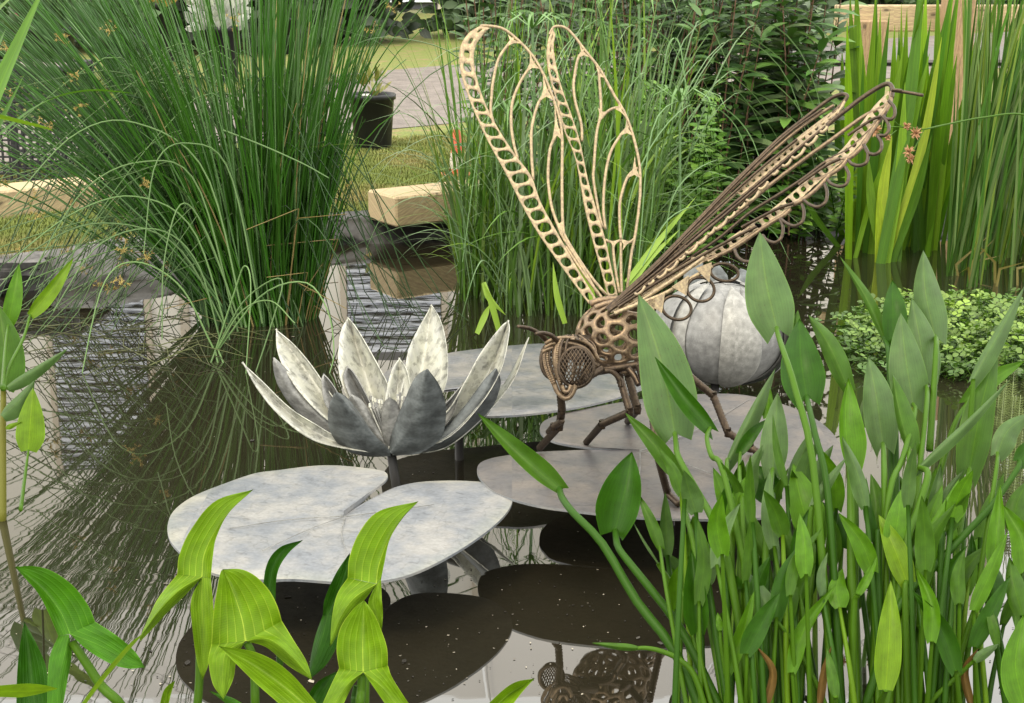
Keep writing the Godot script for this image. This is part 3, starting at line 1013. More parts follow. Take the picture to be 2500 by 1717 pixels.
func flower() -> void:
	var foot := W(968, 1192, 0)
	var d := depth_at(968, 1192, 0)
	var c := P(955, 1105, d - 0.02)
	var o := thing("metal_water_lily", "open zinc water lily flower on a dark stem behind the pale pad", "metal flower", foot)
	var st := Mb.new()
	tube(st, [foot - Vector3(0, 0.3, 0), foot, c], 0.011, 0.011, 10)
	part("stem", st.mesh(), M.iron, o)
	d -= 0.04
	# back petals first: midrib, left edge, right edge in a view enlarged 2.157 times from (400, 720)
	petal(o, [1185, 815, 1120, 620, 1050, 380, 970, 118], [1165, 815, 1010, 640, 925, 430, 920, 270, 935, 180, 970, 118], [1195, 815, 1195, 640, 1185, 490, 1140, 390, 1060, 245, 1010, 165, 970, 118], d, d + 0.27, -0.05, -0.05, M.petal_pale)
	petal(o, [1195, 820, 1290, 620, 1370, 330, 1410, 52], [1180, 815, 1205, 680, 1262, 440, 1285, 300, 1330, 195, 1410, 52], [1210, 825, 1390, 660, 1480, 490, 1497, 360, 1480, 210, 1450, 115, 1410, 52], d, d + 0.26, -0.05, -0.05, M.petal_pale)
	petal(o, [1180, 825, 940, 650, 760, 410, 590, 180], [1170, 830, 900, 690, 740, 545, 640, 405, 595, 290, 590, 180], [1190, 820, 1010, 690, 880, 520, 790, 385, 690, 265, 590, 180], d + 0.01, d + 0.12, -0.05, -0.03, M.petal_pale)
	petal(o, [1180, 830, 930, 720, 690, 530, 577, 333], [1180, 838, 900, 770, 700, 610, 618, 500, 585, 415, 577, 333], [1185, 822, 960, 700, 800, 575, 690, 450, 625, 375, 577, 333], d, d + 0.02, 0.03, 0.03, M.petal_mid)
	petal(o, [1185, 835, 880, 765, 620, 590, 412, 355], [1190, 845, 930, 808, 760, 755, 600, 630, 490, 495, 412, 355], [1190, 825, 920, 745, 800, 680, 660, 590, 520, 455, 412, 355], d + 0.01, d - 0.03, -0.05, -0.02, M.petal_pale)
	petal(o, [1200, 830, 1480, 800, 1790, 510, 1925, 225], [1200, 825, 1450, 770, 1770, 500, 1925, 225], [1205, 835, 1500, 800, 1810, 500, 1925, 225], d + 0.03, d + 0.1, 0.02, -0.02, M.petal_pale)
	petal(o, [1200, 830, 1450, 740, 1680, 470, 1816, 134], [1195, 815, 1470, 630, 1580, 465, 1665, 310, 1770, 172, 1816, 134], [1205, 845, 1480, 765, 1660, 590, 1775, 400, 1820, 205, 1816, 134], d + 0.02, d + 0.12, -0.03, -0.06, M.petal_pale)
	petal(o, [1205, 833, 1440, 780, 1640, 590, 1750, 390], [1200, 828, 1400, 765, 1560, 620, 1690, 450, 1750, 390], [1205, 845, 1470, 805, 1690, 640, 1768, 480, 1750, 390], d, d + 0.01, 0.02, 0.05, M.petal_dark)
	# the small inner ring
	petal(o, [1180, 800, 1090, 620, 965, 375], [1170, 800, 1000, 580, 945, 440, 965, 375], [1190, 800, 1095, 580, 1010, 420, 965, 375], d, d + 0.10, -0.02, -0.02, M.petal_mid)
	petal(o, [1195, 800, 1220, 600, 1240, 332], [1180, 800, 1160, 600, 1195, 410, 1240, 332], [1205, 800, 1300, 590, 1285, 410, 1240, 332], d, d + 0.10, -0.02, -0.02, M.petal_pale)
	petal(o, [1180, 810, 960, 640, 840, 412], [1180, 815, 880, 620, 830, 470, 840, 412], [1185, 805, 1000, 640, 890, 470, 840, 412], d, d + 0.05, -0.02, -0.02, M.petal_mid)
	petal(o, [1200, 815, 1400, 680, 1580, 460], [1195, 810, 1440, 610, 1580, 460], [1205, 822, 1480, 690, 1580, 460], d, d + 0.05, -0.02, -0.02, M.petal_mid)
	petal(o, [1185, 815, 1080, 660, 990, 530], [1180, 818, 1000, 640, 972, 560, 990, 530], [1190, 812, 1110, 670, 1040, 560, 990, 530], d, d - 0.02, 0.015, 0.015, M.petal_mid)
	petal(o, [1190, 818, 1185, 680, 1188, 543], [1180, 815, 1145, 690, 1158, 580, 1188, 543], [1198, 815, 1250, 660, 1225, 570, 1188, 543], d - 0.01, d - 0.04, 0.015, 0.015, M.petal_mid)
	# stamens
	for k in 24:
		var mb := Mb.new()
		var x := 1085.0 + k * 4.2 if k < 17 else 1232.0 + (k - 17) * 6.0
		var y := 565.0 + rf(-25, 25) + (10.0 if k < 17 else -15.0)
		var dz := rf(-0.02, 0.05)
		rod(mb, [1190, 810, lerpf(1190, x, 0.55), 700, x, y], d, d + dz, 0.0022, 2.157, 400, 720, 8)
		var tip := P(400 + x / 2.157, 720 + y / 2.157, d + dz)
		tube(mb, [tip, tip + Vector3(0, 0.009, 0)], 0.0036, 0.003, 6)
		part("stamen", mb.mesh(), M.petal_mid if k % 3 else M.petal_pale, o)
	# front petals
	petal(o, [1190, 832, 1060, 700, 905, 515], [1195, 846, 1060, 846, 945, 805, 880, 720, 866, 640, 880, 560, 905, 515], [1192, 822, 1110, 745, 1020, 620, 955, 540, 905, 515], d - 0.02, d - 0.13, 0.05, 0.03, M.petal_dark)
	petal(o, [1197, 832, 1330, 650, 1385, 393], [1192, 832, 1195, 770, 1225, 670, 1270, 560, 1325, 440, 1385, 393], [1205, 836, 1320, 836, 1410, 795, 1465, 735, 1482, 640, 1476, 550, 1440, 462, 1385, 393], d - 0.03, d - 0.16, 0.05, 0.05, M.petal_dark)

func bud() -> void:
	var foot := W(1744, 990, 0)
	var d := depth_at(1744, 990, 0)
	var c := P(1766, 812, d)
	var k1 := d / F
	var o := thing("metal_lily_bud", "closed zinc lily bud of overlapping petals behind the brown pad", "metal flower bud", foot)
	var st := Mb.new()
	tube(st, [foot - Vector3(0, 0.3, 0), foot + Vector3(0, 0.01, 0), P(1746, 925, d)], 0.014, 0.012, 10)
	part("stem", st.mesh(), M.iron, o)
	var N := 10
	for g in N:
		# each petal is a gore of an egg, alternately tucked under its neighbours; the tips leave a mouth at the top
		var az := TAU * g / N + 0.16
		var rr := 1.0 if g % 2 == 0 else 0.95
		var half := TAU / N * (0.62 if g % 2 == 0 else 0.75)
		var mb := Mb.new()
		var rows := 22
		var cols := 10
		for r in rows + 1:
			var t := float(r) / rows
			var el := -1.35 + t * 2.66
			var t0 := 0.76 if g % 2 == 0 else 0.86
			var wid := half * (1.0 if t < t0 else pow(cos((t - t0) / (1.0 - t0) * PI * 0.5), 0.6))
			for s in cols + 1:
				var a := az + wid * (2.0 * s / cols - 1.0) * (1.0 - 0.25 * t)
				var bulge := rr * (1.0 - (0.02 * pow(2.0 * s / cols - 1.0, 2) if s > 0 and s < cols else 0.045))
				var e := Vector3(sin(a) * cos(el) * 162, sin(el) * 132, cos(a) * cos(el) * 160) * bulge * k1
				if t > 0.85:
					e += Vector3(sin(a), 0.2, cos(a)) * (t - 0.85) * 40 * k1
				mb.put(c + e)
		for r in rows:
			for s in cols:
				mb.quad(r * (cols + 1) + s, r * (cols + 1) + s + 1, (r + 1) * (cols + 1) + s + 1, (r + 1) * (cols + 1) + s)
		part("petal", mb.mesh(), M.bud_zinc if g % 2 == 0 else M.bud_grey, o)
	# inner petals close the mouth
	for g in 5:
		var ip := Mb.new()
		for r in 9:
			var el := 0.5 + 1.05 * r / 8.0
			for q in 9:
				var a := TAU * g / 5 + 0.7 * (q / 4.0 - 1.0)
				ip.put(c + Vector3(sin(a) * cos(el) * 148, sin(el) * 120, cos(a) * cos(el) * 146) * (1.0 - 0.01 * (g % 2)) * k1)
		for r in 8:
			for q in 8:
				ip.quad(r * 9 + q, r * 9 + q + 1, (r + 1) * 9 + q + 1, (r + 1) * 9 + q)
		part("inner_petal", ip.mesh(), M.bud_grey, o)
	# the tips of the inner petals show dark in the mouth
	for e in [[1690, 700, 1700, 660, 1716, 640, 26], [1752, 700, 1752, 668, 1757, 648, 26], [1800, 712, 1812, 676, 1808, 655, 22]]:
		leaf_blade(o, [e[0], e[1], e[2], e[3], e[4], e[5], e[6], e[6]], d + 0.05, 0.03, 0.4, "petal_dark", [], 0.0, 0.0, "petal_tip")
	# two outer petals standing a little proud at left and right
	for sgn in [-1.0, 1.0]:
		var mb := Mb.new()
		for r in 21:
			var t := r / 20.0
			var el := -1.3 + t * 2.5
			var wid := 0.42 * pow(sin(PI * clampf(t * 0.9 + 0.08, 0, 1)), 0.6)
			for s in 9:
				var a: float = sgn * 1.35 + wid * (s / 4.0 - 1.0)
				mb.put(c + Vector3(sin(a) * cos(el) * 178, sin(el) * 134, cos(a) * cos(el) * 168) * k1)
		for r in 20:
			for s in 8:
				mb.quad(r * 9 + s, r * 9 + s + 1, (r + 1) * 9 + s + 1, (r + 1) * 9 + s)
		part("petal", mb.mesh(), M.bud_grey, o)

func cage(mb: Mb, c: Vector3, ax: Vector3, ay: Vector3, az: Vector3, rad: Vector3, seed_: int, hole := 0.58) -> void:
	# a net of rounded cells over an egg: the dual of a jittered icosahedral grid
	var vs := []
	var key := {}
	var fs := []
	var t := (1.0 + sqrt(5.0)) / 2.0
	var ico := [Vector3(-1, t, 0), Vector3(1, t, 0), Vector3(-1, -t, 0), Vector3(1, -t, 0), Vector3(0, -1, t), Vector3(0, 1, t), Vector3(0, -1, -t), Vector3(0, 1, -t), Vector3(t, 0, -1), Vector3(t, 0, 1), Vector3(-t, 0, -1), Vector3(-t, 0, 1)]
	var n := 3
	var add := func(p: Vector3) -> int:
		var q := p.normalized()
		var kk := q.snapped(Vector3.ONE * 0.001)
		if not key.has(kk):
			key[kk] = vs.size()
			vs.append(q)
		return key[kk]
	for f in [[0, 11, 5], [0, 5, 1], [0, 1, 7], [0, 7, 10], [0, 10, 11], [1, 5, 9], [5, 11, 4], [11, 10, 2], [10, 7, 6], [7, 1, 8], [3, 9, 4], [3, 4, 2], [3, 2, 6], [3, 6, 8], [3, 8, 9], [4, 9, 5], [2, 4, 11], [6, 2, 10], [8, 6, 7], [9, 8, 1]]:
		var A: Vector3 = ico[f[0]]
		var B: Vector3 = ico[f[1]]
		var C: Vector3 = ico[f[2]]
		for i in n:
			for j in n - i:
				var p := func(a: int, b: int) -> int: return add.call(A + (B - A) * (float(a) / n) + (C - A) * (float(b) / n))
				fs.append([p.call(i, j), p.call(i + 1, j), p.call(i, j + 1)])
				if i + j < n - 1:
					fs.append([p.call(i + 1, j), p.call(i + 1, j + 1), p.call(i, j + 1)])
	var r2 := RandomNumberGenerator.new()
	r2.seed = seed_
	var rot := Basis.from_euler(Vector3(0.4, 0.7, 0.2))
	for k in vs.size():
		vs[k] = rot * ((vs[k] + Vector3(r2.randf_range(-1, 1), r2.randf_range(-1, 1), r2.randf_range(-1, 1)) * 0.15).normalized())
	var on := []
	for k in vs.size():
		on.append([])
	var cen := []
	for f in fs.size():
		cen.append(((vs[fs[f][0]] + vs[fs[f][1]] + vs[fs[f][2]]) / 3.0).normalized())
		for k in 3:
			on[fs[f][k]].append(f)
	var shell := func(p: Vector3, s: float) -> Vector3:
		var q := p * rad * s
		return c + ax * q.x + ay * q.y + az * q.z
	for k in vs.size():
		var nn: Vector3 = vs[k]
		var e1 := nn.cross(Vector3(0.31, 0.9, 0.17)).normalized()
		var e2 := nn.cross(e1)
		var ring: Array = on[k].map(func(f): return cen[f])
		ring.sort_custom(func(a, b): return atan2(a.dot(e2), a.dot(e1)) < atan2(b.dot(e2), b.dot(e1)))
		var inner := []
		var mid := Vector3.ZERO
		for p in ring:
			mid += p
		mid /= ring.size()
		for p in ring:
			inner.append(mid.lerp(p, hole * 1.12))
		for it in 2:
			var nx := []
			for j in inner.size():
				var a: Vector3 = inner[j]
				var b: Vector3 = inner[(j + 1) % inner.size()]
				nx.append(a.lerp(b, 0.25))
				nx.append(a.lerp(b, 0.75))
			inner = nx
		var m := inner.size()
		var first := mb.v.size()
		for j in m:
			var q := (j + 1.5) / 4.0
			var e := int(q) % ring.size()
			# the outer polygon, four points to an edge, starting from the corner
			var oq := fposmod(j + 2, m) / 4.0
			var oe := int(oq) % ring.size()
			var op: Vector3 = (ring[oe] as Vector3).lerp(ring[(oe + 1) % ring.size()], oq - int(oq))
			op = op.normalized()
			var ip: Vector3 = (inner[j] as Vector3).normalized()
			var jp := ip.lerp(op, 0.25).normalized()
			mb.put(shell.call(op, 1.0))
			mb.put(shell.call(jp, 0.995))
			mb.put(shell.call(ip, 0.97))
			mb.put(shell.call(ip, 0.93))
			mb.put(shell.call(op, 0.91))
		for j in m:
			var a := first + j * 5
			var b := first + (j + 1) % m * 5
			for l in 4:
				mb.quad(a + l, b + l, b + l + 1, a + l + 1)

func insect() -> void:
	var o := thing("metal_insect", "brown openwork metal insect with four raised wings standing on the brown pad", "sculpture", W(1540, 1110, 0.145))
	var bd := 3.29
	# thorax
	var mb := Mb.new()
	var k1 := bd / F
	cage(mb, P(1512, 822, bd), rt, up, -fw, Vector3(108, 92, 96) * k1, 12)
	part("thorax", mb.mesh(), M.bronze_mid, o)
	mb = Mb.new()
	cage(mb, P(1606, 852, bd + 0.1), (rt + fw * 0.5).normalized(), up, rt.cross(up), Vector3(62, 56, 60) * k1, 31)
	part("abdomen", mb.mesh(), M.bronze_mid, o)
	# collar plate where the wings meet the back
	mb = Mb.new()
	rod(mb, [1440, 742, 1470, 733, 1510, 730, 1550, 735, 1600, 752], bd, bd, 0.008)
	rod(mb, [1452, 752, 1480, 742, 1512, 738, 1545, 744], bd - 0.03, bd - 0.03, 0.007)
	part("wing_mount", mb.mesh(), M.bronze_mid, o)
	head(o)
	legs(o)
	wing_far_a(o)
	wing_far_b(o)
	wings_near(o)

func head(o: Node3D) -> void:
	var d := 3.20
	var k := d / F
	var A := P(1398, 822, d)
	var B := P(1381, 976, d - 0.03)
	var axis := B - A
	var e1 := rt
	var e2 := axis.normalized().cross(rt).normalized()
	if e2.dot(fw) > 0:
		e2 = -e2
	var h := Node3D.new()
	h.name = "head"
	h.position = A - o.position
	o.add_child(h)
	var surf := func(s: float, az: float, sc: float) -> Vector3:
		var r := 74.0 * k * pow(sin(PI * pow(clampf(s, 0.02, 0.985), 0.72)), 0.62) * (1.0 - 0.42 * s) * sc
		return A + axis * s + (e1 * sin(az) * 1.02 + e2 * cos(az) * 1.0) * r
	# face bands run from the crown to the snout; the eye sides stay open
	for g in 26:
		var az := -PI + TAU * g / 26.0
		var near_eye := absf(angle_difference(az, 0.55)) < 0.62
		var far_eye := absf(angle_difference(az, -2.45)) < 0.85
		var mb := Mb.new()
		var n := 24
		for s in n + 1:
			var t := 0.0 + float(s) / n
			var half := 0.095 if g % 3 else 0.05
			for q in [[-half, 1.0], [half, 1.0], [half, 0.95], [-half, 0.95]]:
				mb.put(surf.call(t, az + q[0], q[1] * (1.0 if g % 2 else 0.965)))
		for s in n:
			var t := float(s) / n
			if (near_eye or far_eye) and t > 0.12 and t < 0.84:
				continue
			for q in 4:
				mb.quad(s * 4 + q, s * 4 + (q + 1) % 4, (s + 1) * 4 + (q + 1) % 4, (s + 1) * 4 + q)
		part("band", mb.mesh(), M.bronze_mid if g % 3 == 1 else M.bronze_dark, h)
	# rows of punched beads between the bands of the face
	for g in [-1.05, -0.55, -1.5]:
		var mb := Mb.new()
		for s in 22:
			var p: Vector3 = surf.call(0.12 + s * 0.031, g, 1.0)
			tube(mb, [p - e2 * 0.002, p + e2 * 0.002], 0.0034, 0.0028, 6)
		part("beading", mb.mesh(), M.bronze_mid, h)
	# snout loop
	var mb := Mb.new()
	rod(mb, [1352, 935, 1362, 958, 1378, 972, 1392, 968, 1402, 950, 1404, 935], d - 0.06, d - 0.06, 0.0055)
	rod(mb, [1372, 940, 1378, 955, 1388, 955, 1394, 940], d - 0.07, d - 0.07, 0.004)
	part("snout", mb.mesh(), M.bronze_mid, h)
	# crown and brow bands sweeping over the head
	for e in [[1330, 838, 1360, 826, 1400, 826, 1440, 842, 1462, 880], [1328, 850, 1352, 838, 1392, 838, 1430, 852, 1452, 880], [1322, 860, 1345, 850, 1372, 852, 1360, 890, 1366, 930]]:
		mb = Mb.new()
		rod(mb, e, d - 0.04, d - 0.03, 0.0042)
		part("brow", mb.mesh(), M.bronze_mid, h)
	# eyes: a rim and a domed diamond mesh
	for e in [[1407, 897, 41.0, 47.0, d - 0.055, -1.0], [1352, 880, 30.0, 44.0, d + 0.055, 1.0]]:
		var eye := Mb.new()
		var ring := []
		for s in 41:
			ring.append(P(e[0] + cos(TAU * s / 40) * e[2], e[1] + sin(TAU * s / 40) * e[3], e[4]))
		tube(eye, ring, 0.0052, 0.0052, 8, Color.WHITE, 0.0, false)
		part("eye_rim", eye.mesh(), M.bronze_dark, h)
		eye = Mb.new()
		for fam in [0.95, -0.95]:
			for j in range(-5, 6):
				var off := j / 5.5
				var lim := sqrt(1.0 - off * off)
				var pts := []
				for s in 15:
					var q := lim * (s / 7.0 - 1.0)
					var uu := cos(fam) * q - sin(fam) * off
					var vv := sin(fam) * q + cos(fam) * off
					pts.append(P(e[0] + uu * e[2], e[1] + vv * e[3], e[4] + e[5] * 0.022 * sqrt(maxf(0.0, 1.0 - uu * uu - vv * vv))))
				tube(eye, pts, 0.0014, 0.0014, 5, Color.WHITE, 0.0, false)
		part("eye_mesh", eye.mesh(), M.bronze_dark, h)
	# antennae
	for e in [[1336, 834, 1318, 816, 1292, 802, 1264, 797], [1368, 842, 1348, 821, 1326, 813, 1308, 815]]:
		mb = Mb.new()
		rod(mb, e, d - 0.03, d - 0.10, 0.0062, 1.0, 0, 0, 16, 0.0036)
		part("antenna", mb.mesh(), M.bronze_dark, h)
	# neck
	mb = Mb.new()
	rod(mb, [1400, 850, 1440, 850], d + 0.01, d + 0.05, 0.03)
	part("neck", mb.mesh(), M.bronze_dark, h)

func leg(o: Node3D, a: Array, r: float) -> void:
	# a[i] = [x, y, depth]; bars with rolled ribs between welded joints
	var mb := Mb.new()
	for k in a.size() - 1:
		var p := P(a[k][0], a[k][1], a[k][2])
		var q := P(a[k + 1][0], a[k + 1][1], a[k + 1][2])
		var n := maxi(6, int((q - p).length() / 0.0035))
		var pts := []
		for s in n + 1:
			pts.append(p.lerp(q, float(s) / n))
		tube(mb, pts, r, r * (0.92 if k == a.size() - 2 else 1.0), 8, Color.WHITE, 0.07)
		if k > 0:
			tube(mb, [p + Vector3(0, r, 0) * 1.15, p + Vector3(r, 0, 0) * 0.1, p - Vector3(0, r, 0) * 1.15], r * 0.9, r * 0.9, 8)
	part("leg", mb.mesh(), M.bronze_dark if r > 0.0062 else M.bronze_mid, o)

func legs(o: Node3D) -> void:
	var D := func(x: float, y: float) -> float: return depth_at(x, y, 0.152)
	leg(o, [[1470, 900, 3.2], [1420, 930, 3.17], [1369, 968, 3.16], [1372, 1000, 3.18], [1366, 1040, 3.24], [1317, 1095, D.call(1317, 1095)]], 0.0085)
	leg(o, [[1372, 1028, 3.2], [1350, 1042, 3.23], [1338, 1056, 3.26]], 0.0068)
	leg(o, [[1500, 900, 3.24], [1514, 926, 3.22], [1538, 1006, 3.2], [1470, 1036, 3.28], [1431, 1081, D.call(1431, 1081)]], 0.0082)
	leg(o, [[1525, 890, 3.3], [1534, 918, 3.3], [1556, 999, 3.3], [1533, 1029, D.call(1533, 1029)]], 0.009)
	leg(o, [[1560, 895, 3.2], [1592, 1000, 3.06], [1603, 1104, 3.0], [1630, 1205, D.call(1630, 1205) - 0.02], [1658, 1232, D.call(1658, 1232)]], 0.0078)
	leg(o, [[1590, 890, 3.32], [1630, 872, 3.36], [1676, 912, 3.38], [1742, 967, 3.38], [1777, 1056, 3.36], [1832, 1093, 3.35], [1856, 1108, D.call(1856, 1108)]], 0.0085)
	var mb := Mb.new()
	rod(mb, [1449, 911, 1490, 906, 1512, 925, 1516, 945], 3.21, 3.21, 0.006)
	rod(mb, [1449, 908, 1500, 900, 1560, 890], 3.22, 3.22, 0.009)
	rod(mb, [1534, 900, 1550, 920, 1560, 940], 3.2, 3.18, 0.007)
	part("belly_bar", mb.mesh(), M.bronze_dark, o)

func wing_node(o: Node3D, at: Vector3) -> Node3D:
	var w := Node3D.new()
	var n := 0
	for ch in o.get_children():
		if str(ch.name).begins_with("wing") and not ch is MeshInstance3D:
			n += 1
	w.name = "wing" if n == 0 else "wing_%03d" % n
	w.position = at - o.position
	o.add_child(w)
	return w

func veins(w: Node3D, list: Array, d0: float, d1: float, y0: float, y1: float, r: float, nodes: Array) -> void:
	# every vein a rounded bar; the depth runs with the height of the wing
	var dz := func(y: float) -> float: return lerpf(d0, d1, (y0 - y) / (y0 - y1))
	for a in list:
		var pts := []
		for k in a.size() / 2:
			pts.append(Vector3(a[2 * k], a[2 * k + 1], dz.call(a[2 * k + 1])))
		var mb := Mb.new()
		tube(mb, world(cr(pts, 30)), r, r, 7)
		part("vein", mb.mesh(), M.bronze_pale, w)
	# webbed gussets where veins fork: small three-cornered plates
	for g in nodes:
		var mb := Mb.new()
		var c := Vector3.ZERO
		var ps := []
		for k in 3:
			ps.append(Vector3(g[2 * k], g[2 * k + 1], dz.call(g[2 * k + 1])))
		for z in [-0.004, 0.004]:
			for k in 3:
				var a: Vector3 = ps[k]
				var b: Vector3 = ps[(k + 1) % 3]
				mb.put(P(a.x, a.y, a.z + z))
				var m := (a + b) * 0.5
				var ctr: Vector3 = (ps[0] + ps[1] + ps[2]) / 3.0
				m = m.lerp(ctr, 0.45)
				mb.put(P(m.x, m.y, m.z + z))
		for z in 2:
			var f := z * 6
			mb.tri(f, f + 1, f + 5)
			mb.tri(f + 1, f + 2, f + 3)
			mb.tri(f + 3, f + 4, f + 5)
			mb.tri(f + 1, f + 3, f + 5)
		for k in 6:
			mb.quad(k, (k + 1) % 6, 6 + (k + 1) % 6, 6 + k)
		part("gusset", mb.mesh(false), M.bronze_pale, w)

func band(w: Node3D, left: Array, right: Array, n: int, across: Array, d0: float, d1: float, y0: float, y1: float, along := 0.74) -> void:
	var dz := func(a: Array) -> Array:
		var out := []
		for k in a.size() / 2:
			out.append(Vector3(a[2 * k], a[2 * k + 1], lerpf(d0, d1, (y0 - a[2 * k + 1]) / (y0 - y1))))
		return out
	var mb := Mb.new()
	holed(mb, dz.call(left), dz.call(right), n, across, along, 0.0045)
	part("holed_strip", mb.mesh(), M.bronze_pale, w)

func wing_far_a(o: Node3D) -> void:
	var w := wing_node(o, P(1445, 740, 3.36))
	band(w, [1437, 742, 1375, 657, 1317, 575, 1275, 503, 1238, 430, 1190, 343, 1154, 264, 1130, 198, 1121, 145, 1126, 108, 1146, 79, 1172, 63], [1458, 734, 1408, 652, 1372, 588, 1322, 497, 1297, 430, 1259, 379, 1212, 306, 1180, 240, 1159, 166, 1160, 116, 1180, 84, 1196, 68], 23, [0.55, 0.62, 0.68, 0.7, 0.72, 0.72, 0.74, 0.74, 0.7, 0.6, 0.3, 0.06], 3.36, 3.52, 740, 60)
	veins(w, [
		[1172, 64, 1186, 63, 1225, 69, 1259, 93, 1301, 137, 1333, 195, 1359, 266, 1372, 327, 1372, 436, 1374, 545, 1384, 585, 1440, 672, 1484, 724],
		[1255, 92, 1240, 110, 1217, 145, 1204, 198, 1200, 237, 1198, 272, 1206, 305],
		[1306, 150, 1290, 170, 1269, 203, 1251, 250, 1248, 303, 1254, 350, 1264, 388],
		[1340, 218, 1328, 232, 1312, 258, 1298, 316, 1298, 382, 1302, 440],
		[1369, 315, 1358, 330, 1343, 364, 1338, 422, 1340, 460, 1348, 510, 1366, 560, 1376, 582, 1420, 650, 1462, 722],
		[1380, 600, 1425, 668, 1470, 728]], 3.36, 3.52, 740, 60, 0.0035,
		[[1240, 84, 1275, 106, 1240, 112], [1294, 128, 1318, 168, 1284, 176], [1326, 182, 1352, 245, 1318, 246], [1354, 250, 1374, 345, 1348, 345], [1355, 540, 1375, 535, 1378, 592]])

func wing_far_b(o: Node3D) -> void:
	var w := wing_node(o, P(1500, 735, 3.42))
	band(w, [1484, 724, 1465, 652, 1446, 585, 1426, 502, 1405, 390, 1377, 319, 1359, 250, 1341, 187, 1334, 140, 1338, 98, 1350, 70], [1508, 720, 1492, 648, 1479, 588, 1456, 510, 1436, 440, 1416, 345, 1396, 282, 1377, 229, 1363, 182, 1352, 119, 1356, 84], 22, [0.66, 0.68, 0.7, 0.68, 0.5, 0.42, 0.62, 0.74, 0.76, 0.74, 0.66, 0.5, 0.05, 0.04], 3.42, 3.56, 735, 60)
	veins(w, [
		[1342, 84, 1350, 68, 1362, 64, 1383, 69, 1406, 93, 1425, 119, 1459, 161, 1475, 187, 1501, 235, 1522, 269, 1541, 316, 1556, 372, 1563, 422, 1562, 491, 1550, 580, 1542, 617, 1530, 716],
		[1428, 120, 1418, 132, 1409, 151, 1401, 198, 1401, 224, 1406, 256, 1419, 303, 1421, 345],
		[1461, 162, 1464, 203, 1467, 272, 1456, 329, 1450, 408, 1449, 440, 1462, 520, 1472, 556],
		[1519, 266, 1507, 263, 1492, 267, 1477, 278, 1468, 290],
		[1536, 309, 1526, 318, 1512, 335, 1490, 374, 1477, 435, 1473, 509, 1478, 560],
		[1557, 410, 1543, 420, 1529, 440, 1514, 491, 1513, 545, 1516, 585],
		[1478, 586, 1496, 592, 1516, 588, 1536, 592, 1548, 584],
		[1496, 590, 1500, 640, 1512, 716], [1516, 590, 1516, 650, 1518, 716]], 3.42, 3.56, 735, 60, 0.0034,
		[[1415, 108, 1440, 140, 1414, 140], [1452, 152, 1476, 190, 1463, 198], [1510, 250, 1532, 290, 1502, 266], [1530, 292, 1546, 332, 1516, 330], [1550, 380, 1564, 436, 1534, 434], [1460, 262, 1484, 272, 1462, 306], [1486, 586, 1514, 586, 1497, 612], [1516, 586, 1546, 586, 1520, 612]])

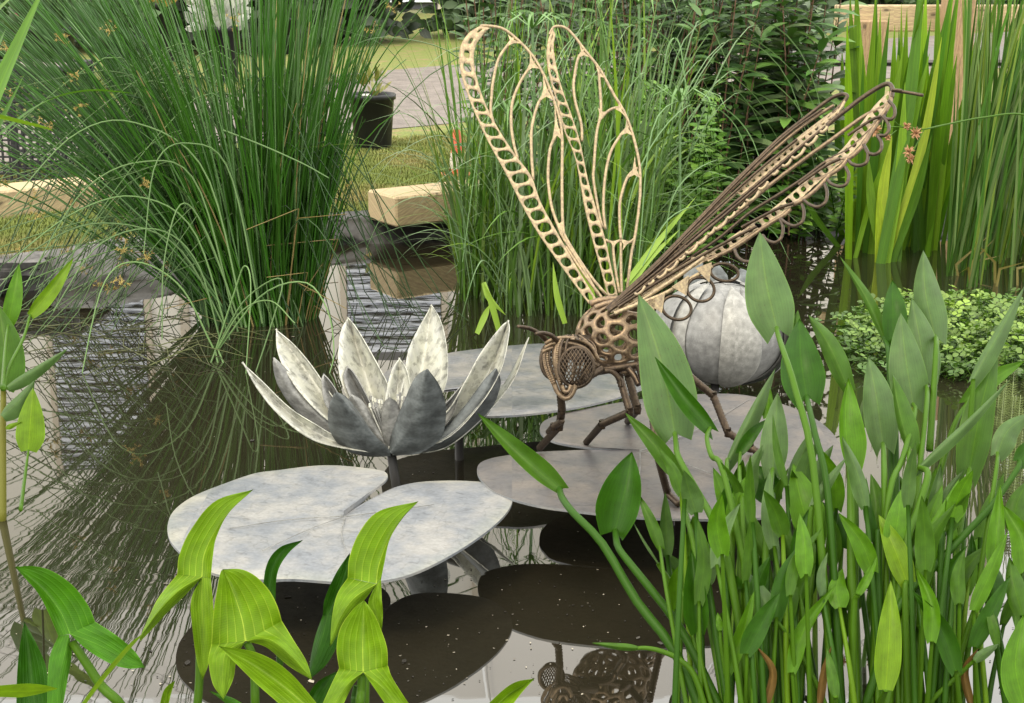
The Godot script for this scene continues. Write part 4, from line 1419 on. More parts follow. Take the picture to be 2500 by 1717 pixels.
func wings_near(o: Node3D) -> void:
	# the pair on the near side leans away to the upper right and is seen almost edge on: the lower a point lies in the view, the nearer the trailing edge is
	var s := 3.32
	var base := Vector2(1480, 755)
	var dirv := (Vector2(2170, 212) - base).normalized()
	var lift := Vector2(-dirv.y, dirv.x)
	var dz := func(x: float, y: float, near: float) -> float:
		var q := Vector2(x, y) - base
		return 3.24 - near - q.dot(dirv) * 0.00012 - q.dot(lift) * 0.0011
	var lay := func(a: Array, near := 0.0) -> Array:
		var out := []
		for k in a.size() / 2:
			var x: float = 1600 + a[2 * k] / s
			var y: float = 180 + a[2 * k + 1] / s
			out.append(Vector3(x, y, dz.call(x, y, near)))
		return out
	var bar := func(w: Node3D, a: Array, r: float, m: Material, near := 0.0, called := "vein") -> void:
		var mb := Mb.new()
		tube(mb, world(cr(lay.call(a, near), 36)), r, r, 7)
		part(called, mb.mesh(), m, w)
	# the farther one: a tight sheaf of bars
	var w := wing_node(o, P(1480, 755, 3.24))
	bar.call(w, [-395, 1906, 0, 1545, 300, 1235, 600, 920, 800, 725, 1000, 530, 1200, 370, 1400, 215, 1500, 168, 1548, 172, 1552, 196, 1500, 260, 1440, 320], 0.0042, M.bronze_dark)
	bar.call(w, [-390, 1912, 0, 1562, 300, 1262, 600, 955, 850, 720, 1100, 500, 1300, 350, 1450, 255], 0.0036, M.bronze_mid)
	bar.call(w, [-385, 1915, 0, 1580, 300, 1290, 640, 980, 900, 760, 1100, 590, 1300, 440, 1480, 310, 1540, 210], 0.0036, M.bronze_pale)
	bar.call(w, [-380, 1918, 0, 1590, 350, 1290, 700, 1000, 1000, 745, 1200, 575, 1380, 430], 0.0036, M.bronze_dark)
	bar.call(w, [-380, 1922, 60, 1575, 400, 1280, 700, 1040, 900, 880], 0.0034, M.bronze_mid)
	var mb := Mb.new()
	holed(mb, lay.call([640, 960, 850, 770, 1050, 600, 1250, 440, 1480, 270]), lay.call([700, 990, 900, 815, 1110, 640, 1310, 480, 1500, 330]), 16, [0.3, 0.5, 0.55, 0.5, 0.4], 0.55, 0.004)
	part("holed_strip", mb.mesh(), M.bronze_tan, w)
	mb = Mb.new()
	holed(mb, lay.call([-380, 1905, -100, 1640, 200, 1370]), lay.call([-350, 1920, -50, 1660, 260, 1390]), 14, [0.5, 0.6, 0.5], 0.6, 0.004)
	part("holed_strip", mb.mesh(), M.bronze_dark, w)
	for e in [[-392, 1909, 0, 1553, 300, 1248, 600, 938, 850, 690, 1100, 465, 1350, 290], [-388, 1914, 0, 1572, 300, 1275, 640, 960, 900, 730, 1150, 530], [-382, 1920, 30, 1590, 380, 1300, 720, 1010, 1040, 740], [-378, 1924, 100, 1590, 460, 1300, 760, 1075]]:
		bar.call(w, e, 0.0028, M.bronze_dark, 0.012)
	# curled tags between the two wings
	for e in [[1370, 450], [1270, 540], [1165, 640], [1070, 720], [975, 800], [880, 905], [795, 990], [705, 1070], [620, 1145], [535, 1215], [455, 1280], [380, 1345], [300, 1415], [220, 1490], [140, 1555], [60, 1620], [-30, 1690], [-120, 1755]]:
		var k := 0.8 + 0.35 * sin(e[0] * 0.05)
		bar.call(w, [e[0] - 48 * k, e[1] + 32 * k, e[0] - 25 * k, e[1] + 38 * k, e[0] + 15 * k, e[1] + 8 * k, e[0] + 42 * k, e[1] - 34 * k], 0.0034, M.bronze_pale, 0.02, "tag")
	# the nearer one: leading bars, a pierced plate, a scalloped trailing edge with open loops
	var v := wing_node(o, P(1485, 760, 3.2))
	bar.call(v, [-370, 1925, 0, 1640, 200, 1490, 420, 1320, 700, 1095, 980, 862, 1250, 660, 1400, 555, 1550, 445, 1700, 340, 1860, 262, 1900, 215], 0.0042, M.bronze_mid)
	bar.call(v, [1390, 420, 1480, 345, 1560, 285, 1650, 215, 1760, 140, 1840, 95, 1885, 82, 1915, 100, 1922, 140, 1915, 200], 0.005, M.bronze_dark)
	bar.call(v, [-365, 1930, 80, 1640, 300, 1480, 520, 1330, 760, 1130, 1000, 980, 1200, 850, 1400, 700, 1560, 620, 1700, 500, 1840, 360, 1900, 230], 0.0036, M.bronze_dark)
	bar.call(v, [-360, 1932, 120, 1660, 340, 1520, 540, 1390, 700, 1280], 0.0036, M.bronze_pale)
	bar.call(v, [1918, 150, 1905, 230, 1870, 300, 1800, 400, 1740, 490, 1690, 570, 1640, 630, 1560, 690, 1440, 700, 1385, 720], 0.0048, M.bronze_mid)
	bar.call(v, [1560, 690, 1500, 760, 1420, 815, 1340, 850, 1280, 860], 0.0045, M.bronze_mid)
	bar.call(v, [1415, 815, 1360, 880, 1290, 950, 1200, 1020, 1120, 1060, 1010, 1090], 0.0045, M.bronze_mid)
	bar.call(v, [1100, 1095, 1040, 1150, 960, 1195, 860, 1260, 760, 1330, 640, 1410, 520, 1470, 400, 1515], 0.0045, M.bronze_mid)
	bar.call(v, [400, 1515, 350, 1512, 300, 1500], 0.0045, M.bronze_pale)
	mb = Mb.new()
	holed(mb, lay.call([396, 1496, 550, 1380, 710, 1268, 910, 1124, 1092, 978, 1244, 844, 1408, 706, 1540, 584, 1658, 420, 1756, 284, 1842, 192, 1894, 140]), lay.call([430, 1525, 600, 1420, 770, 1310, 960, 1190, 1150, 1040, 1300, 900, 1450, 770, 1590, 650, 1720, 500, 1810, 370, 1890, 250, 1905, 180]), 26, [0.5, 0.72, 0.4, 0.66, 0.45, 0.72, 0.45, 0.7, 0.4, 0.62, 0.45, 0.6, 0.4], 0.62, 0.004)
	part("pierced_plate", mb.mesh(), M.bronze_pale, v)
	mb = Mb.new()
	holed(mb, lay.call([-330, 1900, -150, 1770, 60, 1640, 250, 1530, 420, 1430]), lay.call([-290, 1930, -100, 1810, 110, 1690, 300, 1580, 440, 1500]), 10, [0.5, 0.6, 0.62, 0.6, 0.45], 0.62, 0.004)
	part("pierced_plate", mb.mesh(), M.bronze_pale, v)
	for e in [[-300, 1890, 100, 1640, 420, 1450, 640, 1330, 820, 1240], [700, 1245, 860, 1160, 1000, 1090, 1120, 1050], [1160, 900, 1300, 800, 1400, 735, 1500, 690], [1560, 500, 1680, 420, 1760, 370, 1830, 345]]:
		bar.call(v, e, 0.0033, M.bronze_dark, 0.014)
	for e in [[1895, 222, 1935, 270, 1942, 330, 1915, 368, 1870, 365, 1850, 340], [1845, 345, 1885, 400, 1892, 460, 1860, 500, 1815, 500], [1800, 500, 1832, 560, 1828, 620, 1780, 655, 1725, 640, 1700, 600], [1690, 575, 1722, 640, 1715, 715, 1660, 745, 1600, 735, 1565, 700], [1540, 755, 1568, 820, 1552, 890, 1500, 915, 1430, 895, 1395, 860], [1370, 890, 1392, 960, 1380, 1040, 1320, 1080, 1250, 1060, 1205, 1025], [1190, 1060, 1205, 1130, 1190, 1200, 1130, 1235, 1060, 1210, 1015, 1175], [1010, 1180, 1035, 1250, 1020, 1330, 970, 1370, 900, 1345, 870, 1310], [640, 1420, 665, 1480, 720, 1520, 790, 1525]]:
		bar.call(v, e, 0.0036, M.bronze_dark, 0.03, "loop")
	# big tear-shaped loops near the root, hung on plates
	for e in [[1765, 662, 34.0, 21.0, 0.3], [1708, 702, 33.0, 29.0, 0.5], [1649, 747, 36.0, 28.0, 0.55]]:
		var lp := Mb.new()
		var ring := []
		for j in 41:
			var g := TAU * j / 40
			var r := 1.0 - 0.18 * cos(g + PI * 0.75)
			var q := Vector2(cos(g) * e[2] * r, sin(g) * e[3] * r).rotated(e[4] * 0.6)
			ring.append(P(e[0] + q.x, e[1] + q.y, 3.13))
		tube(lp, ring, 0.0034, 0.0034, 8, Color.WHITE, 0.0, false)
		part("loop", lp.mesh(), M.bronze_dark, v)
	for g in [[1698, 655, 1738, 640, 1732, 690], [1640, 700, 1682, 672, 1676, 722], [1580, 740, 1624, 715, 1616, 765], [1560, 745, 1600, 730, 1596, 772]]:
		var gp := Mb.new()
		for z in [3.125, 3.135]:
			for k in 3:
				gp.put(P(g[2 * k], g[2 * k + 1], z))
		gp.tri(0, 1, 2)
		gp.tri(3, 5, 4)
		for k in 3:
			gp.quad(k, (k + 1) % 3, 3 + (k + 1) % 3, 3 + k)
		part("gusset", gp.mesh(false), M.bronze_pale, v)
	mb = Mb.new()
	rod(mb, [1500, 765, 1560, 742, 1620, 718, 1680, 684, 1740, 650], 3.15, 3.13, 0.0045)
	rod(mb, [1540, 752, 1600, 712, 1660, 672, 1720, 628], 3.16, 3.12, 0.0040)
	part("vein", mb.mesh(), M.bronze_pale, v)
	mb = Mb.new()
	rod(mb, [2178, 221, 2216, 226, 2254, 233], 3.08, 3.05, 0.0034)
	rod(mb, [2178, 219, 2202, 221], 3.07, 3.06, 0.0030)
	part("spur", mb.mesh(), M.bronze_dark, v)

# ---------------------------------------------------------------- plants
func rushes() -> void:
	var c := W(648, 772, 0)
	var o := thing("rush_clump", "big dark green rush clump fanning out of the water left of the metal insect", "rush", c)
	var mb := Mb.new()
	for k in 640:
		var g := rf(0, TAU)
		var e := sqrt(rng.randf())
		var b := c + Vector3(cos(g) * e * 0.175, -0.03, sin(g) * e * 0.14)
		var L := rf(0.8, 1.6)
		var az := g + rf(-0.5, 0.5)
		var lean := 0.05 + 0.30 * e * rf(0.5, 1.3)
		# the clump leans out most on its left side
		var leftness := clampf(-cos(az), 0, 1)
		lean += leftness * (0.25 + 0.75 * e) * (rf(0.0, 0.46) if k % 16 else rf(0.3, 0.7))
		L += leftness * rf(0.0, 0.25)
		if cos(az) > 0.1:
			lean *= 0.34
		var out := Vector3(cos(az), 0, sin(az) * 0.8)
		var dir := (Vector3.UP * cos(lean) + out * sin(lean) + Vector3(rf(-0.12, 0.09), 0, rf(-0.12, 0.12)) * rng.randf()).normalized()
		var droop := rf(0.02, 0.16) * (1.8 if rng.randf() < 0.3 else 1.0) + lean * 0.12
		if lean > 0.8:
			L *= 0.75
		var pts := []
		for s in 9:
			var t := s / 8.0
			pts.append(b + dir * L * t + out * droop * t * t * L * 0.9 - Vector3(0, droop * 0.75 * t * t * t * L, 0))
		var v := rf(0.55, 1.35)
		var h := rng.randf()
		var col := Color(0.036 * v, 0.118 * v, 0.010 * v)
		if h < 0.3:
			col = Color(0.105 * v, 0.20 * v, 0.07 * v)
		elif h > 0.992:
			col = Color(0.30, 0.24, 0.10)
		tube(mb, pts, 0.0034, 0.0014, 4, col, 0.0, false)
	# long stems on the left flank, seen dark again in the water
	for k in 170:
		var b := c + Vector3(rf(-0.17, 0.02), -0.03, rf(-0.12, 0.12))
		var L := rf(1.15, 1.7)
		var lean := rf(0.22, 0.62)
		var dir := Vector3(-sin(lean), cos(lean), rf(-0.25, 0.25)).normalized()
		var v := rf(0.6, 1.3)
		var pts := []
		for s in 9:
			var t := s / 8.0
			pts.append(b + dir * L * t - Vector3(0.10 * t * t * L, 0.10 * t * t * t * L, 0))
		tube(mb, pts, 0.0034, 0.0014, 4, Color(0.05 * v, 0.125 * v, 0.03 * v), 0.0, false)
	# short crowded stems that darken the heart of the clump
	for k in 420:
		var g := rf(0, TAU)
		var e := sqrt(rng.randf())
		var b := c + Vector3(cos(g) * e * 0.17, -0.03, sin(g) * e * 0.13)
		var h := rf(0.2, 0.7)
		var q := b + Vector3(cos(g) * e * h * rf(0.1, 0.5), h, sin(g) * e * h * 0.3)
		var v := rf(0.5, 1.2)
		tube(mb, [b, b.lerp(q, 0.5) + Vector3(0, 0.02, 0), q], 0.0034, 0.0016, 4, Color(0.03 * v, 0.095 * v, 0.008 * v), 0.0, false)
	# broken and browned stems, and dead thatch at the foot
	for k in 20:
		var g := rf(0, TAU)
		var b := c + Vector3(cos(g) * 0.17, -0.02, sin(g) * 0.14)
		var h := rf(0.06, 0.5)
		var kn := b + Vector3(cos(g) * h * 0.35, h, sin(g) * h * 0.2)
		var e := kn + Vector3(rf(-0.25, 0.2), rf(-0.12, 0.06), rf(-0.05, 0.15))
		var v := rf(0.5, 1.2)
		tube(mb, [b, b.lerp(kn, 0.5) + Vector3(0, 0.01, 0), kn, kn.lerp(e, 0.1), e], 0.0024, 0.0014, 4, Color(0.24 * v, 0.18 * v, 0.07 * v), 0.0, false)
	part("stems", mb.mesh(), M.rush, o, true)
	# thin arching stems that hang over to the water, most of them on the left, some to the right
	mb = Mb.new()
	var heads := []
	for k in 170:
		var right := k % 6 == 0
		var b := c + Vector3(rf(-0.2, 0.15), 0, rf(-0.12, 0.16))
		var reach := rf(0.35, 0.95) * (0.75 if right else 1.0)
		var az := rf(-0.7, 0.75)
		var out := Vector3(cos(az) * (1.0 if right else -1.0), 0, sin(az) * 0.8)
		var H := rf(0.25, 0.95)
		var fall := rf(0.1, 1.25) if k % 3 else rf(0.9, 1.3)
		var pts := []
		for s in 15:
			var t := s / 14.0
			var y := H * (1.0 - pow(1.0 - minf(t * 1.7, 1.0), 2.0)) - H * fall * pow(maxf(t - 0.42, 0) / 0.58, 1.8)
			pts.append(b + out * reach * (t * 0.35 + t * t * 0.65 if t < 1 else 1.0) + Vector3(0, maxf(y, -0.01 if t < 0.3 else 0.003), 0))
		var v := rf(0.7, 1.4)
		tube(mb, pts, 0.0030, 0.0014, 4, Color(0.085 * v, 0.15 * v, 0.05 * v) if k % 3 else Color(0.028 * v, 0.06 * v, 0.02 * v), 0.0, false)
		if heads.size() < 22 and k % 5 == 1:
			heads.append(pts[11 + k % 3])
	# a loose fountain of pale stems at the front left of the foot, tips touching the water
	for e in [[527, 853, 570, 720, 596, 650, 612, 700, 600, 915], [527, 853, 600, 730, 687, 682, 660, 800, 583, 1030], [535, 850, 640, 720, 745, 690, 800, 760, 815, 860, 802, 920], [530, 853, 590, 760, 660, 735, 720, 790], [527, 853, 500, 930, 488, 1012], [532, 853, 560, 930, 582, 1032], [525, 855, 540, 920, 562, 962], [520, 850, 440, 700, 330, 640, 250, 700, 190, 960], [540, 840, 480, 640, 380, 560, 240, 600, 130, 760], [560, 830, 470, 560, 330, 480, 180, 520, 20, 640], [600, 800, 500, 420, 330, 300, 180, 330, 20, 500], [580, 810, 480, 450, 350, 395, 200, 470, 60, 700], [560, 820, 430, 600, 250, 545, 100, 600, -20, 720], [640, 790, 560, 420, 460, 350, 380, 400, 350, 620], [590, 800, 500, 560, 440, 500, 400, 640, 395, 830], [545, 318, 640, 355, 740, 400, 803, 435]]:
		var v := rf(0.8, 1.3)
		tube(mb, world(cr(px(e, 4.65, 4.5), 22)), 0.0032, 0.0018, 5, Color(0.11 * v, 0.19 * v, 0.065 * v), 0.0, false)
	# a few old stems lying bent on the water
	for k in 60:
		var b := c + Vector3(rf(-1.0, -0.15), 0.004, rf(0.0, 0.65))
		var g := rf(0, TAU)
		var l := rf(0.15, 0.5)
		tube(mb, [b, b + Vector3(cos(g) * l * 0.5, rf(0, 0.05), sin(g) * l * 0.5), b + Vector3(cos(g + 0.3) * l, 0.002, sin(g + 0.3) * l)], 0.0018, 0.0012, 4, Color(0.09, 0.10, 0.04) * rf(0.4, 1.3), 0.0, false)
	part("arching_stems", mb.mesh(), M.rush, o, true)
	for e in [[30, 135, 4.6], [150, 100, 4.6], [180, 188, 4.6], [110, 305, 4.7], [265, 75, 4.7], [20, 120, 4.7], [570, 50, 5.0], [355, 450, 4.7], [190, 262, 4.6], [290, 685, 4.5], [910, 75, 5.1], [960, 22, 5.2], [300, 610, 4.6]]:
		heads.append(P(e[0], e[1], e[2]))
	for p in heads:
		var sm := Mb.new()
		for j in 9:
			var dir := Vector3(rf(-1, 1), rf(-0.6, 0.8), rf(-1, 1)).normalized()
			var l := rf(0.006, 0.032)
			var q: Vector3 = p + dir * l
			tube(sm, [p, q], 0.0005, 0.0005, 3)
			for i in 9:
				var e := Vector3(rf(-1, 1), rf(-1, 1), rf(-1, 1)).normalized() * rf(0.006, 0.011)
				ribbon(sm, [q, q + e * 0.5, q + e], 0.0012, Vector3(rf(-1, 1), rf(-1, 1), rf(-1, 1)), Color.WHITE, 0.2)
		part("seed_head", sm.mesh(), M.seed, o)

func sedge() -> void:
	# tall sedge with pale ribbed leaves that arch over, behind the upright wings
	var o := thing("sedge_clump", "tall arching grey green sedge in the water behind the upright metal wings", "sedge", W(1420, 760, 0))
	var mb := Mb.new()
	for k in 850:
		var x := rf(1120, 1590)
		var yb := rf(650, 775) if x < 1560 else rf(610, 700)
		if x < 1230:
			yb = rf(620, 740)
		var b := W(x, yb, 0) - Vector3(0, 0.03, 0)
		var g := rf(0, TAU)
		var out := Vector3(cos(g), 0, sin(g) * 0.7)
		var L := rf(0.45, 1.35)
		var lean := rf(0.02, 0.22)
		var dir := (Vector3.UP + out * lean).normalized()
		var arch := rf(0.2, 0.75) if k % 2 == 0 else rf(0.0, 0.2)
		if k % 4 == 0:
			L *= 0.6
		var pts := []
		for s in 13:
			var t := s / 12.0
			pts.append(b + dir * L * t * (1.0 - arch * 0.25 * t) + out * arch * t * t * L - Vector3(0, arch * 0.75 * pow(t, 2.6) * L, 0))
		var v := rf(0.6, 1.3)
		var h := rng.randf()
		var col := Color(0.085 * v, 0.185 * v, 0.022 * v)
		if h < 0.34:
			col = Color(0.14 * v, 0.225 * v, 0.085 * v)
		elif h > 0.8:
			col = Color(0.155 * v, 0.265 * v, 0.015 * v)
		ribbon(mb, pts, rf(0.0035, 0.0075), out.cross(Vector3.UP) + Vector3(rf(-0.4, 0.4), 0, rf(-0.4, 0.4)), col, 0.3)
	part("leaves", mb.mesh(), M.grass_blade, o, true)
	# the long single arching leaves that stand out in front
	for e in [[[1130, 640, 1180, 330, 1280, 170, 1420, 260, 1480, 420], 4.9], [[1560, 640, 1600, 300, 1720, 250, 1830, 330, 1900, 560], 4.7], [[1500, 700, 1560, 420, 1680, 260, 1790, 300, 1850, 470], 4.8], [[1620, 640, 1650, 470, 1760, 390, 1900, 420, 2010, 470], 4.7], [[1570, 650, 1640, 530, 1760, 500, 1880, 560, 1930, 640], 4.6], [[1300, 600, 1350, 200, 1480, 40, 1640, 110, 1700, 330], 5.1], [[1600, 560, 1660, 120, 1840, 20, 1990, 60, 2080, 190], 5.2], [[1480, 640, 1530, 300, 1560, 120, 1580, 100, 1660, 180], 5.0], [[1590, 540, 1620, 190, 1640, 100, 1665, 140, 1690, 420], 5.0], [[1230, 640, 1200, 300, 1120, 140, 950, 90, 830, 120], 4.9], [[1160, 700, 1130, 520, 1060, 330, 960, 130, 800, 60], 5.0], [[1150, 700, 1120, 560, 1040, 480, 940, 520, 880, 640], 4.9], [[1250, 690, 1160, 600, 1060, 560, 960, 590], 4.9], [[1240, 720, 1190, 640, 1160, 660, 1120, 800], 4.8], [[1120, 640, 1060, 380, 1000, 280, 880, 300], 5.0], [[1140, 620, 1110, 360, 1040, 250, 900, 190], 5.0], [[1330, 560, 1290, 180, 1200, 60, 1060, 30], 5.1]]:
		var sb := Mb.new()
		var v := rf(0.8, 1.2)
		ribbon(sb, world(cr(px(e[0], e[1], e[1] - 0.25), 22)), 0.0065, Vector3(0.3, 0.2, 1), Color(0.15 * v, 0.26 * v, 0.11 * v), 0.35)
		part("leaf", sb.mesh(), M.grass_blade, o)
	for k in 46:
		var sb := Mb.new()
		var x := rf(1180, 1640)
		var b := W(x, rf(660, 760), 0)
		var sg := 1.0 if rng.randf() < 0.62 else -1.0
		var R := rf(0.22, 0.6)
		var H := rf(0.4, 1.0)
		var v := rf(0.8, 1.25)
		var zz := rf(-0.15, 0.35)
		ribbon(sb, cr([b, b + Vector3(sg * R * 0.18, H * 0.6, zz * 0.3), b + Vector3(sg * R * 0.5, H, zz * 0.6), b + Vector3(sg * R * 0.85, H * 0.9, zz * 0.9), b + Vector3(sg * R * 1.1, H * rf(0.45, 0.75), zz)], 18), rf(0.005, 0.0075), Vector3(0.3, 0.2, 1), Color(0.17 * v, 0.27 * v, 0.125 * v), 0.35)
		part("leaf", sb.mesh(), M.grass_blade, o)
	# fresh bright shoots at the foot, right of the wings
	for e in [[[1180, 690, 1195, 730, 1235, 770], 4.9], [[1225, 830, 1200, 740, 1180, 690], 4.85], [[1165, 815, 1185, 770, 1195, 745], 4.8], [[1540, 700, 1580, 640, 1660, 560], 4.7], [[1530, 690, 1600, 600, 1700, 480], 4.7], [[1450, 760, 1440, 700, 1400, 640], 4.8], [[1380, 790, 1360, 720, 1350, 640], 4.8]]:
		var sb := Mb.new()
		ribbon(sb, world(cr(px(e[0], e[1], e[1] - 0.02), 12)), 0.011, Vector3(1, 0, 0.4), Color(0.20, 0.33, 0.03), 0.25)
		part("leaf", sb.mesh(), M.grass_blade, o)
	# flat papyrus-like tops
	for e in [[1300, 70, 5.1], [1245, 285, 5.2], [1660, 250, 5.1], [1560, 10, 5.2]]:
		var p := P(e[0], e[1], e[2])
		var sm := Mb.new()
		tube(sm, [p, p + Vector3(0.01, -0.35, 0), p + Vector3(0.0, -0.95, -0.05)], 0.0045, 0.006, 6, Color(0.14, 0.24, 0.10), 0.0, false)
		for j in 12:
			var g := TAU * j / 12 + rf(-0.2, 0.2)
			var dir := Vector3(cos(g), 0, sin(g))
			var l := rf(0.10, 0.24)
			ribbon(sm, [p, p + dir * l * 0.4 + Vector3(0, 0.05, 0), p + dir * l * 0.8 + Vector3(0, 0.03, 0), p + dir * l - Vector3(0, 0.03, 0)], 0.005, dir.cross(Vector3.UP), Color(0.12, 0.24, 0.06), 0.3)
		part("leafy_top", sm.mesh(), M.grass_blade, o)

func bushy(o: Node3D, stems: Array, leaf: ArrayMesh, per: int, size: Vector2, cols: Array, most: int, stem_m: Material, r := 0.005) -> void:
	# upright leafy stems; the leaves that show largest are parts of their own
	var sm := Mb.new()
	var all := []
	for st in stems:
		var pts := cr(st, 10)
		tube(sm, pts, r, r * 0.4, 5)
		for k in per:
			var t := 0.12 + 0.88 * (k + rng.randf()) / per
			var q := t * 10.0
			var a := mini(int(q), 9)
			var p: Vector3 = (pts[a] as Vector3).lerp(pts[a + 1], q - a)
			var g := k * 2.4 + rf(-0.4, 0.4)
			var dir := Vector3(cos(g), rf(0.0, 0.7) + (0.6 if t > 0.9 else 0.0), sin(g))
			var v := rf(0.6, 1.35)
			var c: Color = cols[rng.randi() % cols.size()]
			all.append([stand(p, dir, Vector3(rf(-0.3, 0.3), 1, 0.35), rf(size.x, size.y) * (1.0 - 0.35 * t)), Color(c.r * v, c.g * v, c.b * v)])
	part("stems", sm.mesh(), stem_m, o, true)
	all.sort_custom(func(a, b): return (a[0] as Transform3D).origin.z > (b[0] as Transform3D).origin.z)
	var shades := []
	for j in 6:
		var c: Color = cols[j % cols.size()]
		var v := 0.7 + 0.12 * j
		var m := mat("leaf_shade_%d" % M.size(), lin(c.r * v, c.g * v, c.b * v), 0.45)
		m.backlight_enabled = true
		m.backlight = Color(0.06, 0.14, 0.01)
		shades.append(m)
	var places := []
	var tints := []
	for k in all.size():
		if k < most:
			var l := MeshInstance3D.new()
			l.name = "leaf" if k == 0 else "leaf_%03d" % k
			l.mesh = leaf
			l.material_override = shades[k % 6]
			l.transform = all[k][0]
			l.position -= o.position
			o.add_child(l, true)
		else:
			places.append(all[k][0])
			tints.append(all[k][1])
	scatter("leaves", leaf, M.foliage, o, places, tints)

func shrubs() -> void:
	var o := thing("willowherb", "dark leafy willowherb with narrow leaves behind the slanting near wings", "shrub", W(1830, 560, 0.02))
	var lm := leaf_mesh(1.0, 0.13, 0.3, 5)
	var stems := []
	for k in 62:
		var b := W(rf(1620, 2010), rf(535, 590), 0.02)
		b.z -= rf(0, 0.5)
		var h := rf(0.75, 1.35)
		var d := Vector3(rf(-0.2, 0.16), 0, rf(-0.1, 0.25))
		stems.append([b, b + Vector3(0, h * 0.5, 0) + d * 0.4, b + Vector3(0, h, 0) + d])
	bushy(o, stems, lm, 44, Vector2(0.13, 0.23), [Color(0.06, 0.15, 0.026), Color(0.10, 0.20, 0.036), Color(0.14, 0.205, 0.085), Color(0.042, 0.105, 0.022)], 290, M.twig)
	o = thing("water_mint", "bushy bright green water mint between the upright wings and the willowherb", "mint plant", W(1640, 590, 0.02))
	lm = leaf_mesh(1.0, 0.27, 0.2, 4)
	stems = []
	for k in 74:
		var b := W(rf(1480, 1790), rf(590, 660), 0.0) if k < 46 else W(rf(1760, 2080), rf(545, 590), 0.0)
		var h := rf(0.25, 0.72) if k < 46 else rf(0.12, 0.4)
		var d := Vector3(rf(-0.12, 0.12), 0, rf(-0.05, 0.15))
		stems.append([b, b + Vector3(0, h * 0.5, 0) + d * 0.4, b + Vector3(0, h, 0) + d])
	bushy(o, stems, lm, 26, Vector2(0.045, 0.085), [Color(0.10, 0.22, 0.022), Color(0.14, 0.27, 0.035), Color(0.075, 0.18, 0.02)], 280, M.stalk_dark, 0.0035)
	o = thing("willowherb", "taller paler willowherb at the top behind the sedge leaves", "shrub", W(1600, 520, 0.1))
	lm = leaf_mesh(1.0, 0.16, 0.3, 5)
	stems = []
	for k in 90:
		var b := W(rf(1180, 1760), rf(500, 540), 0.1)
		var h := rf(0.75, 1.25)
		var d := Vector3(rf(-0.2, 0.2), 0, rf(-0.1, 0.2))
		stems.append([b, b + Vector3(0, h * 0.5, 0) + d * 0.4, b + Vector3(0, h, 0) + d])
	bushy(o, stems, lm, 34, Vector2(0.08, 0.14), [Color(0.06, 0.14, 0.03), Color(0.09, 0.18, 0.05), Color(0.05, 0.11, 0.03)], 280, M.twig)

